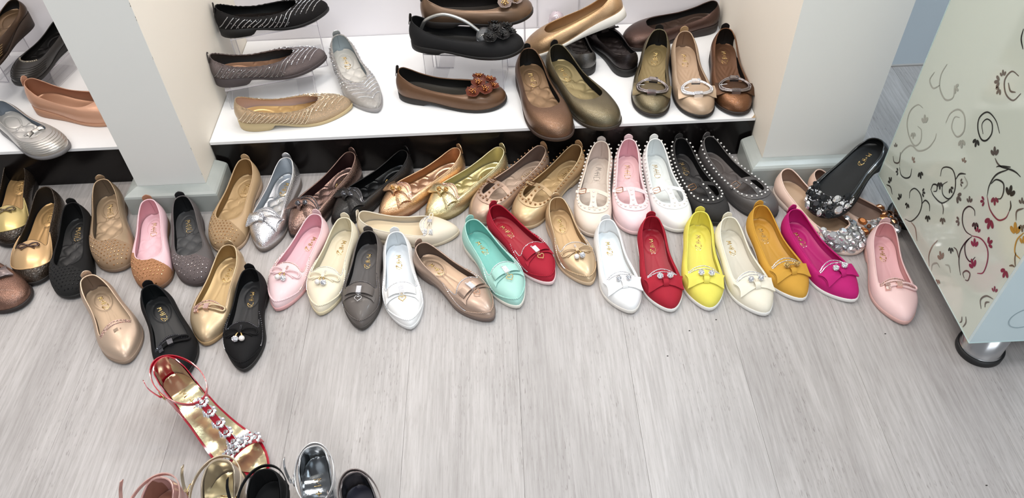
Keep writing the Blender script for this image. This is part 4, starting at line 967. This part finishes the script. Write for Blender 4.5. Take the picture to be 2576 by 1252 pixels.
# ------------------------------------------------------------------ clear risers, ball cap and shoe stretcher
acr = mat('clear_acrylic', (232, 230, 236), .06); acr.node_tree.nodes['Principled BSDF'].inputs['Alpha'].default_value = .16
acr_edge = mat('polished_acrylic_edge', (214, 208, 218), .1, 0, .4); acr_edge.node_tree.nodes['Principled BSDF'].inputs['Alpha'].default_value = .62
def riser(x, y, rz, w, d, z1, label):
    t = empty('acrylic_riser', (x, y, .1134), rz); tag(t, label, 'display stand', 'clear acrylic risers on the shelf')
    h = z1 - .1134; th = .003
    MB().box((-w / 2, -d / 2, h - th), (w / 2, d / 2, h)).build('top_plate', acr, t, smooth=False)
    e = MB(); y_ = -d / 2 - .0006
    e.tube([(-w / 2 + .045, y_, .0015), (-w / 2, y_, .0015), (-w / 2, y_, h - .0015), (w / 2, y_, h - .0015), (w / 2, y_, .0015), (w / 2 - .045, y_, .0015)], .0013, k=6)
    for sg in (-1, 1): e.tube([(sg * w / 2, -d / 2, h - .001), (sg * w / 2, d / 2, h - .001), (sg * w / 2, d / 2, .001)], .0011, k=5)
    e.build('polished_edge', acr_edge, t)
    for sg in (-1, 1):
        MB().box((sg * (w / 2) - th / 2, -d / 2, .0), (sg * (w / 2) + th / 2, d / 2, h - th)).build('leg', acr, t, smooth=False)
        a, b_ = sorted((sg * (w / 2 - .004), sg * (w / 2 - .045))); MB().box((a, -d / 2, 0), (b_, d / 2, th)).build('foot', acr, t, smooth=False)
    return t
riser(-.095, 1.727, -9, .20, .085, .2095, 'low clear riser under the black flowered shoe')
riser(-.058, 1.825, -3, .235, .10, .2495, 'clear riser behind, under the bronze flowered shoe')
riser(-.600, 1.705, 14, .215, .085, .1695, 'low clear riser under the pewter glitter shoe')
riser(-.595, 1.840, 15, .220, .11, .2395, 'tall clear riser under the black striped shoe')
riser(-1.355, 1.87, -10, .075, .12, .2145, 'clear riser on the left shelf under the brown wedge')
riser(-1.210, 1.825, -13, .075, .10, .1645, 'clear riser on the left shelf under the black ribbed shoe')

p = P_['F2']; rt = empty('shoe_stretcher', (p[0], p[1], p[2]), p[3]); tag(rt, 'coiled metal spring shoe stretcher inside the black flowered shoe', 'shoe stretcher')
arc = cat([(0, .026, .045), (0, .045, .075), (0, .09, .092), (0, .14, .078), (0, .178, .050)], 150)
MB().tube(arc, .0042 * (1 + .16 * np.cos(np.arange(150) * math.pi)), k=8).build('coil_spring', mat('spring_steel', (190, 192, 190), .3, .9), rt)
cup = [(0.002, 0), (.010, .002), (.014, .010), (.013, .018), (.004, .022)]
cb = MB().lathe(cup, k=16); cb.xf(lambda v: np.c_[v[:, 0] * 1.9, v[:, 2] * 1.5 + .168, -v[:, 1] * 1.2 + .042]); cb.build('toe_cup', mat('smoky_plastic', (120, 124, 128), .1, 0, .3, trans=.6), rt, label='smoky plastic toe cup')
cb = MB().lathe([(.001, 0), (.007, .001), (.008, .006), (.001, .009)], k=12); cb.xf(lambda v: v + (0, .026, .036)); cb.build('heel_button', mat('smoky_plastic', (120, 124, 128), .1, 0, .3, trans=.6), rt)
t = MB().lathe([(.001, 0), (.016, .001), (.0215, .012), (.022, .045), (.019, .062), (.010, .071), (.001, .074)], k=28).build('glass_jar', mat('rosy_glass', (206, 190, 200), .06, .3, .5))
t.location = (.150, 1.915, .1134); tag(t, 'small rounded glossy ornament behind the champagne gold shoe', 'ornament')

# ------------------------------------------------------------------ heeled sandals
def sandal(name, pos, ang, L, hz, m, insm, linm, label, edge=None, strap=True, buckle=None, group=None, ch=.055, W=1.0, flowers=False, rim=None, ring_fw=.105, logo=True, loopless=False, tail=True, rx=.031):
    root = empty(name, (pos[0], pos[1], 0.0003), ang - 90); tag(root, label, 'sandal', group)
    def top(a):
        g = min(1, max(0, (a - .16) / .54)); return hz * (1 - g * g * (3 - 2 * g)) + .011
    O = np.array(OUT['point']); hwf = lambda a: np.interp(a, O[:, 1], O[:, 0]) * L * .95 * W
    cx = lambda a: .012 * L * math.sin(math.pi * a) - .03 * L * max(0, (a - .4) / .6) ** 2
    n = 46; aa = np.r_[0.0, .004, .015, np.linspace(.03, .97, n - 6), .985, .996, 1.0]
    G = np.array([[(u * hwf(a) + cx(a), a * L, top(a) + .0015 * u * u) for u in np.linspace(-1, 1, 9)] for a in aa])
    sb = MB(); lo = G.copy(); lo[:, :, 2] -= .0055; sb.grid(G); sb.grid(lo, flip=True)
    ring = [(i, 0) for i in range(len(aa))] + [(i, 8) for i in range(len(aa) - 1, -1, -1)]
    sb.grid(np.stack([[G[i] for i in ring], [lo[i] for i in ring]], 1), cu=True)
    sb.build('sole', m, root)
    G2 = G.copy(); G2[:, :, 0] = (G2[:, :, 0] - np.array([cx(a) for a in aa])[:, None]) * .88 + np.array([cx(a) for a in aa])[:, None]; G2[:, :, 2] += .0018; G2[:, :, 1] = (G2[:, :, 1] - L * .5) * .965 + L * .5
    MB().grid(G2).build('insole', insm, root)
    if logo:
        tb = MB()
        for st in ([(0, 0), (0, 1), (.5, .3), (1, 1), (1, 0)], [(1.7, .5), (2.4, .5)], [(2.05, .9), (2.05, .1)], [(3.0, 0), (3.0, 1)]):
            pp = [(-(y_ - .5) * .012 + cx(.22), (.20 + x_ * .045) * L, top(.20 + x_ * .045) + .0045) for x_, y_ in st]; tb.tube(pp, .0008, k=4)
        tb.build('printed_lettering', GOLD(), root)
    # heel block
    hb = MB(); yy = .055 * L
    P = []
    for q in np.linspace(0, 1, 7):
        z = 0 + q * (top(.05) - .005); r = .0062 + .018 * q ** 3
        P.append([(r * math.cos(t), yy + .004 * q + r * .9 * math.sin(t), z) for t in np.linspace(0, 2 * math.pi, 17)[:-1]])
    P = np.array(P); hb.grid(P, cv=True, flip=True); hb.add(P[0], [tuple(range(16))]); hb.build('stiletto_heel', m, root)
    # heel counter
    M_ = 30; rows = []
    for t in np.linspace(-1, 1, M_):
        a = .34 * abs(t) ** 1.5; h = ch * (1 - abs(t) ** 2.2) + .003
        hw = hwf(max(a, .0006)); sg = 1 if t > 0 else -1
        row = []
        for q in np.linspace(0, 1, 6):
            row.append((sg * hw * (1.0 - .10 * q) + cx(a), a * L + .010 * q * (1 - abs(t)) - .004 * math.sin(math.pi * q) * (1 - abs(t)), top(a) + h * q))
        rows.append(row)
    G = np.array(rows); N = gnorm(G)
    oc = MB().grid(G); oc.grid(G - N * .0018, flip=True); oc.grid(np.stack([G[:, -1], (G - N * .0018)[:, -1]], 1)); oc.build('heel_counter', m, root)
    sgn = 1.0
    MB().grid(G - N * (-.0014)).build('counter_outer_skin', m, root) if False else None
    MB().grid(G + (np.array((cx(.1), .06 * L, 0)) - G) * np.array((.13, .08, 0)) ).build('counter_lining', linm, root)
    if rim: MB().tube(G[:, -1], .0011, k=5).build('piping', rim, root)
    # ankle strap
    if strap:
        zt = top(0) + ch; cy = ring_fw * .5 * L / .24 + .002
        pts = []
        for t in np.linspace(0, 2 * math.pi, 49)[:-1]:
            pts.append((rx * math.sin(t) + .0, cy - cy * 1.0 * math.cos(t), zt - .006 - .010 * (1 - math.cos(t)) * .5 + .003 * math.sin(t)))
        pts = np.array(pts); b = MB(); nn = len(pts); ringG = []
        for i in range(nn): 
            p = pts[i]; o = np.array((p[0], p[1] - cy, 0)); o /= np.linalg.norm(o)
            ringG.append([p + o * .0009 + (0, 0, .0034), p + o * .0009 - (0, 0, .0034), p - o * .0009 - (0, 0, .0034), p - o * .0009 + (0, 0, .0034)])
        st = MB().grid(np.array(ringG), cu=True, cv=True).build('ankle_strap', rim or m, root, smooth=False)
        i = 13; c = pts[i]
        bu = MB().tube(cat([c + (.002, -.007, -.0055), c + (.002, .007, -.0055), c + (.002, .007, .0055), c + (.002, -.007, .0055)], 16, closed=True), .0010, closed=True, k=5); bu.build('buckle', buckle or GOLD(), root)
        if tail:
            tp = cat([c, c + (.006, .004, .006), c + (.012, -.012, .022), c + (.010, -.022, .036)], 12)
            T = np.array([[p + np.array((0, 0, 0)) + e * np.array((.0006, .003, .001)) for e in (-1, 0, 1)] for p in tp]); MB().sheet(T, .0012).build('strap_end', rim or m, root)
        if flowers:
            # T-bar with rhinestone flowers running to the toe band
            f0 = np.array((0.0, 2 * cy, zt - .016)); f1 = np.array((cx(.74), .74 * L, top(.74) + .022))
            path = cat([f0, f0 * .6 + f1 * .4 + (0, 0, .004), f0 * .2 + f1 * .8 + (0, 0, .004), f1], 26)
            G = np.array([[p + (u * .006, 0, 0) for u in (-1, 0, 1)] for p in path]); tbar = MB().sheet(G, .002).build('t_bar', m, root)
            G = []
            for u in np.linspace(-1, 1, 21):
                a = .76; G.append([(u * (hwf(a) + .002) + cx(a), (a + w) * L, top(a) + .004 + .026 * (1 - abs(u) ** 2.4)) for w in (-.045, 0, .045)])
            tband = MB().sheet(np.array(G)[::-1], .002).build('toe_band', m, root)
            def rf(p, r=.0100):
                b = MB(); b.gem(p + (0, 0, .004), (0, -.2, 1), .0048, .7, 8)
                for k in range(8):
                    q = k * math.pi / 4; b.gem(p + (r * math.cos(q) * .92, r * math.sin(q) * .92, .003), (math.cos(q) * .3, math.sin(q) * .3, 1), .0040, .75, 6)
                return b
            for q in (.06, .27, .48, .69, .88): rf(path[int(q * 25)]).build('rhinestone_flower', RHINE(), tbar, smooth=False)
            for u in (-.84, -.5, -.17, .17, .5, .84):
                a = .76; rf(np.array((u * hwf(a) + cx(a), a * L, top(a) + .006 + .026 * (1 - abs(u) ** 2.4)))).build('rhinestone_flower', RHINE(), tband, smooth=False)
    if not flowers:
        G = []
        for u in np.linspace(-1, 1, 17):
            a = .78; G.append([(u * (hwf(a) + .002) + cx(a), (a + w) * L, top(a) + .003 + .024 * (1 - abs(u) ** 2.4)) for w in (-.06, 0, .06)])
        MB().sheet(np.array(G)[::-1], .002).build('toe_band', m, root)
    return root
red_pat = mat('red_patent', (176, 16, 40), .14, 0, .8)
gold_ins = mat('gold_mirror_insole', (226, 208, 160), .16, .8, .3, .3, 60)
SG = 'heeled ankle strap sandals along the bottom of the photo'
sandal('sandal', (-.655, .850), -42, .262, .068, red_pat, gold_ins, mat('gold_lining', (206, 190, 160), .3, .5), 'red patent heeled sandal with rhinestone flower T-bar and gold insole', flowers=True, ch=.060, ring_fw=.116, W=.93, rx=.037)
sandal('sandal', (-.570, .618), -105, .235, .075, mat('dusty_pink_patent', (196, 140, 134), .25, 0, .5), mat('tan_insole', (150, 96, 76), .4, .1), mat('tan_lining', (150, 96, 78), .45), 'dusty pink patent sandal, leftmost of the ankle strap sandals at the photo bottom', W=1.08, rx=.038, group=SG, rim=mat('pink_foil', (216, 170, 160), .2, .5, .3))
sandal('sandal', (-.484, .646), -97, .235, .075, mat('champagne_patent', (170, 150, 124), .28, .3, .4), gold_ins, mat('champagne_lining', (160, 146, 126), .35, .4), 'champagne sandal with glitter rim beside the red sandal toe', W=1.08, rx=.038, group=SG, rim=mat('champagne_foil', (206, 190, 166), .2, .7))
sandal('sandal', (-.411, .626), -91, .235, .075, nubuck((20, 20, 22)), nubuck((24, 25, 27)), nubuck((16, 16, 18)), 'black velvet sandal between champagne and silver ones', W=1.08, rx=.038, group=SG, logo=False)
sandal('sandal', (-.347, .672), -82, .235, .068, mat('silver_foil_leather', (180, 182, 184), .22, .85), mat('steel_mirror_insole', (120, 124, 128), .12, .9, .3, .4, 50), mat('dark_lining', (44, 50, 52), .2, .3, .5), 'silver edged sandal with mirror grey insole', group=SG, rim=mat('silver_foil_leather', (200, 202, 206), .22, .85), ch=.045, buckle=CHROME())
sandal('sandal', (-.277, .612), -68, .235, .072, mat('gunmetal_patent', (70, 64, 66), .2, .4, .5), mat('navy_insole', (50, 50, 66), .4, .2), mat('dark_lining', (44, 46, 52), .25, .3, .4), 'gunmetal sandal, rightmost of the ankle strap sandals', group=SG, rim=mat('gunmetal_foil', (110, 100, 100), .2, .6), logo=False, buckle=CHROME())

# ------------------------------------------------------------------ cabinet
cab = empty('cabinet', (.837, .835, 0)); tag(cab, 'pale glass-fronted cabinet with scroll flower print on steel legs', 'cabinet')
CX, CY, ZB, ZT, CL = .837, .835, .090, 1.02, .470
glass_side = mat('frosted_panel_green', (200, 210, 197), .10, 0, .6)
glass_front = mat('frosted_panel_blue', (196, 218, 224), .08, 0, .6)
MB().box((.006, .006, ZB), (.70, CL - .006, ZT)).build('body', mat('carcass_white', (200, 204, 200), .5), cab, smooth=False)
MB().box((0, .0062, ZB), (.0058, CL, ZT)).build('side_panel', glass_side, cab, smooth=False, label='greenish white glass side panel')
MB().box((0, 0, ZB), (.70, .0060, ZT)).build('front_panel', glass_front, cab, smooth=False, label='pale blue glass front panel')
b = MB().box((-.0006, 0, ZB - .0006), (.0012, CL, ZB + .0012)); b.box((0, -.0006, ZB - .0006), (.70, .0012, ZB + .0012)); b.box((-.0007, CL - .001, ZB), (.001, CL + .0005, ZT))
b.build('glass_edge', mat('polished_glass_edge', (196, 226, 224), .08, .2, .8), cab, smooth=False)
for (lx, ly) in ((.074, .046), (.62, .046), (.074, CL - .05), (.62, CL - .05)):
    lg = MB().lathe([(.041, .014), (.0375, .018), (.0375, ZB - .0004), (.001, ZB - .0004)], (lx, ly, 0), 40).build('leg', mat('brushed_steel', (190, 190, 192), .22, 1), cab, label='brushed steel leg')
    MB().lathe([(.001, 0), (.0425, 0.0), (.0435, .002), (.0435, .015), (.041, .0155), (.001, .0155)], (lx, ly, 0), 40).build('foot_ring', mat('black_rubber', (24, 24, 26), .5), lg, label='black rubber foot ring')
PRINT = [('d',[(0.1882,0.4303),(0.2120,0.4403),(0.2391,0.4370),(0.2515,0.4163),(0.2432,0.3991),(0.2232,0.3910),(0.2093,0.3985),(0.2055,0.4168),(0.2164,0.4299),(0.2326,0.4270),(0.2380,0.4119),(0.2241,0.4007)]),('f',[(0.4151,0.3164),(0.4361,0.3093),(0.4515,0.2830),(0.4459,0.2563),(0.4212,0.2407),(0.3918,0.2397),(0.3789,0.2604),(0.3903,0.2786),(0.4076,0.2772)]),('f',[(0.4096,0.1688),(0.4231,0.1927),(0.4042,0.2296),(0.3724,0.2415),(0.3485,0.2679),(0.3400,0.2949),(0.3430,0.3090)]),('f',[(0.3308,0.3441),(0.3300,0.3666),(0.3138,0.3877),(0.2903,0.3901),(0.2735,0.3696),(0.2836,0.3478),(0.3081,0.3489),(0.3144,0.3690),(0.3005,0.3794)]),('f',[(0.4006,0.4286),(0.4045,0.4022),(0.3915,0.3808),(0.3621,0.3755),(0.3427,0.3939),(0.3539,0.4129)]),('f',[(0.4275,0.3929),(0.4313,0.3718),(0.4110,0.3672),(0.3949,0.3845)]),('m',[(0.1882,0.5119),(0.1971,0.4919),(0.2204,0.4892),(0.2373,0.5041),(0.2318,0.5248),(0.2112,0.5296)]),('m',[(0.2265,0.5062),(0.2133,0.4995),(0.2004,0.5055)]),('d',[(0.2527,0.5912),(0.2468,0.5766),(0.2316,0.5664)]),('m',[(0.4459,0.1663),(0.4329,0.1603),(0.4174,0.1734),(0.4271,0.1930)]),('m',[(0.1698,0.3914),(0.1581,0.3893),(0.1457,0.3919)]),('d',[(0.3684,0.1973),(0.3626,0.1814),(0.3741,0.1662),(0.3932,0.1588),(0.4089,0.1668)]),('d',[(0.3343,0.1448),(0.3415,0.1576),(0.3321,0.1747),(0.3094,0.1806),(0.2908,0.1703),(0.2858,0.1450),(0.2981,0.1132),(0.3193,0.0992)]),('d',[(0.2908,0.1703),(0.2856,0.1845),(0.2697,0.1881),(0.2598,0.1786)]),('b',[(0.2970,0.1120),(0.2764,0.1146),(0.2535,0.0996)]),('d',[(0.2769,0.2563),(0.2819,0.2715),(0.2700,0.2855),(0.2526,0.2929),(0.2347,0.2858),(0.2220,0.2665),(0.2258,0.2441),(0.2466,0.2361),(0.2592,0.2485),(0.2516,0.2651)]),('d',[(0.2858,0.2145),(0.2685,0.2119),(0.2397,0.2204),(0.2245,0.2426)]),('d',[(0.2848,0.2134),(0.2856,0.2268),(0.2744,0.2349),(0.2682,0.2264),(0.2754,0.2179)]),('d',[(0.2339,0.2864),(0.2309,0.3023),(0.2163,0.3150)]),('f',[(0.2171,0.3087),(0.2006,0.3047),(0.2030,0.2895)]),('d',[(0.1474,0.3904),(0.1264,0.4033),(0.1111,0.4098),(0.0974,0.4119)]),('d',[(0.1294,0.4007),(0.1480,0.3727),(0.1500,0.3464),(0.1422,0.3282)]),('g',[(0.1422,0.3282),(0.1198,0.3164),(0.0929,0.3185),(0.0800,0.3348),(0.0805,0.3503)]),('d',[(0.0805,0.3503),(0.0828,0.3587),(0.0903,0.3657)]),('d',[(0.1485,0.3512),(0.1424,0.3665),(0.1245,0.3744),(0.1140,0.3648),(0.1116,0.3512),(0.1188,0.3438)]),('d',[(0.1446,0.2776),(0.1536,0.2841),(0.1696,0.2774),(0.1756,0.2592),(0.1648,0.2422),(0.1460,0.2371),(0.1270,0.2444)]),('g',[(0.1270,0.2444),(0.1041,0.2600),(0.0808,0.2608),(0.0654,0.2458),(0.0591,0.2205),(0.0699,0.2055)]),('d',[(0.1261,0.2434),(0.1327,0.2225),(0.1331,0.1975),(0.1230,0.1790),(0.1024,0.1635)]),('d',[(0.1291,0.2362),(0.1306,0.2166),(0.1157,0.2036),(0.0984,0.2058),(0.0939,0.2230)]),('m',[(0.0904,0.1684),(0.0997,0.1729),(0.0951,0.1844),(0.0843,0.1881),(0.0801,0.1750),(0.0869,0.1682)]),('m',[(0.1269,0.1832),(0.1426,0.1895),(0.1534,0.1865)]),('b',[(0.2006,0.1565),(0.2060,0.1335),(0.2023,0.1107),(0.1871,0.0954)]),('f',[(0.1272,0.1420),(0.1395,0.1480),(0.1503,0.1405)]),('f',[(0.1753,0.0949),(0.1815,0.1061),(0.1723,0.1208),(0.1589,0.1221)]),('m',[(0.0192,0.1665),(0.0312,0.1777),(0.0248,0.1960),(0.0085,0.2071)]),('m',[(0.0139,0.1774),(0.0180,0.1852),(0.0118,0.1948)]),('y',[(0.0301,0.3504),(0.0339,0.3286),(0.0236,0.3099),(0.0059,0.3123)]),('m',[(0.0075,0.2917),(0.0135,0.2889),(0.0184,0.2825)]),('m',[(0.0394,0.1192),(0.0317,0.1107),(0.0320,0.0965)]),('m',[(0.0471,0.1095),(0.0422,0.1019),(0.0440,0.0950)]),('d',[(0.4269,0.1004),(0.4107,0.1082),(0.3932,0.1016)]),('m',[(0.2397,0.2204),(0.2282,0.2171),(0.2211,0.2075)]),('m',[(0.0575,0.3514),(0.0664,0.3639),(0.0573,0.3795)]),('m',[(0.0065,0.2929),(0.0167,0.3024),(0.0220,0.3116)]),('d',[(0.1275,0.4074),(0.1515,0.3888),(0.1568,0.3823)]),]
LEAVES = [('d',0.2332,0.3845,-113.28,1.1000),('f',0.3888,0.2966,48.33,1.3000),('f',0.4149,0.2578,-131.53,1.0000),('f',0.2694,0.3543,-132.07,1.2000),('m',0.2456,0.4958,-37.90,1.1000),('m',0.2388,0.4884,-84.56,0.9000),('m',0.2441,0.5048,47.55,0.8000),('m',0.1719,0.3926,47.62,1.2000),('f',0.3522,0.4111,172.66,1.0000),('b',0.3753,0.2090,93.31,0.8000),('m',0.4483,0.1867,48.70,0.7000),('b',0.2349,0.3243,67.13,0.7000),('d',0.3403,0.2153,-142.37,1.1000),('d',0.4049,0.1573,-40.86,0.8000),('d',0.4147,0.1158,17.08,1.0000),('d',0.3592,0.1173,17.35,1.0000),('d',0.3332,0.1341,-110.33,0.9000),('d',0.3071,0.1868,143.67,0.9000),('d',0.2606,0.1693,-131.71,1.0000),('d',0.2719,0.2482,-131.84,1.1000),('d',0.2390,0.2627,-167.30,0.9000),('m',0.2117,0.2662,170.82,1.2000),('m',0.2205,0.2907,141.65,0.7000),('d',0.0969,0.3682,64.82,1.4000),('g',0.1265,0.3428,-132.38,1.1000),('g',0.1406,0.3180,-46.50,0.9000),('g',0.1084,0.3071,-106.84,1.5000),('m',0.0634,0.3805,47.40,0.8000),('m',0.0432,0.3585,-132.60,0.9000),('m',0.1723,0.2388,-55.27,0.9000),('d',0.1375,0.2711,-132.20,1.0000),('m',0.1712,0.2827,47.85,0.9000),('g',0.1185,0.2590,57.13,0.9000),('g',0.0842,0.2658,109.76,1.1000),('g',0.1063,0.2340,47.80,1.2000),('g',0.0821,0.2052,20.04,1.3000),('d',0.1607,0.1809,-131.96,0.9000),('b',0.1641,0.1376,27.77,1.3000),('g',0.0124,0.2178,47.62,0.8000),('y',0.0426,0.3323,47.45,1.5000),('y',0.0178,0.3337,55.91,1.0000),('g',0.0203,0.2726,-103.51,1.2000),('m',0.2189,0.2035,-131.87,1.0000),('b',0.1503,0.1002,-131.82,0.9000),]

TONE = {'d': mat('dark_mirror_print', (74, 74, 70), .15, .6), 'm': mat('grey_mirror_print', (118, 108, 100), .15, .5), 'f': mat('faded_mirror_print', (168, 170, 158), .15, .2),
        'b': mat('brown_mirror_print', (150, 122, 106), .15, .4), 'g': mat('magenta_mirror_print', (150, 60, 84), .15, .4), 'y': mat('gold_mirror_print', (190, 150, 70), .15, .4)}
for t, pts in PRINT:
    c = cat(pts, 10 * len(pts)); d = np.gradient(c, axis=0); d /= np.linalg.norm(d, axis=1)[:, None] + 1e-9; n = np.c_[-d[:, 1], d[:, 0]]
    w = (.0004 + .0012 * np.sin(np.linspace(.15, math.pi - .1, len(c))) ** .8)[:, None]
    a, b_ = c + n * w, c - n * w
    a[:, 1] = a[:, 1].clip(ZB + .002); b_[:, 1] = b_[:, 1].clip(ZB + .002); a[:, 0] = a[:, 0].clip(.007, CL - .001); b_[:, 0] = b_[:, 0].clip(.007, CL - .001)
    G = np.stack([np.c_[np.full(len(c), -.0005), a], np.c_[np.full(len(c), -.0005), b_]], 1)
    MB().grid(G).build('scroll_print_and_reflection', TONE[t], cab, smooth=False)
for t, y, z, ang, sz in LEAVES:
    b = MB()
    for da in (-42, 0, 42):
        a = R(ang + da); L_ = .0125 * sz * (1 if da == 0 else .85); w = .0032 * sz; pts = []
        for q in np.linspace(0, 2 * math.pi, 15)[:-1]:
            r_ = .003 + L_ * (.5 - .5 * math.cos(q)); e = w * math.sin(q) * abs(math.sin(q / 2)) ** .4
            pts.append((-.0006, min(CL - .001, max(.007, y + r_ * math.cos(a) - e * math.sin(a))), max(ZB + .002, z + r_ * math.sin(a) + e * math.cos(a))))
        b.add(pts, [tuple(range(14))])
    b.build('leaf_print', TONE[t], cab, smooth=False)
# reflection of the scroll pattern, drawn as faint curves on the front panel
for cx_, cz_, r0 in ((.075, .155, .034), (.14, .20, .03), (.06, .235, .02), (.24, .30, .05), (.35, .18, .045)):
    pts = [(cx_ + r0 * (1 - q * .55) * math.cos(1 + q * 7), cz_ + r0 * (1 - q * .55) * math.sin(1 + q * 7)) for q in np.linspace(0, 1, 40)]
    c = np.array(pts); d = np.gradient(c, axis=0); d /= np.linalg.norm(d, axis=1)[:, None]; n = np.c_[-d[:, 1], d[:, 0]]; a, b_ = c + n * .0011, c - n * .0011
    MB().grid(np.stack([np.c_[a[:, 0], np.full(40, -.0005), a[:, 1]], np.c_[b_[:, 0], np.full(40, -.0005), b_[:, 1]]], 1)).build('scroll_print_and_reflection', mat('faint_blue_reflection', (160, 182, 190), .12, .1), cab, smooth=False)


# small grit on the floor
g = MB()
for x, y in ((.415, .985), (.30, .90), (.355, .96), (.745, .93), (.80, .60), (.50, .55), (-.30, .52)):
    g.gem((x, y, .0), (0, 0, 1), .0014, .8, 5, sx=1.6, spin=rnd.random() * 3)
g = g.build('grit', mat('dark_grit', (60, 56, 54), .9), fl, smooth=False, kind='stuff')
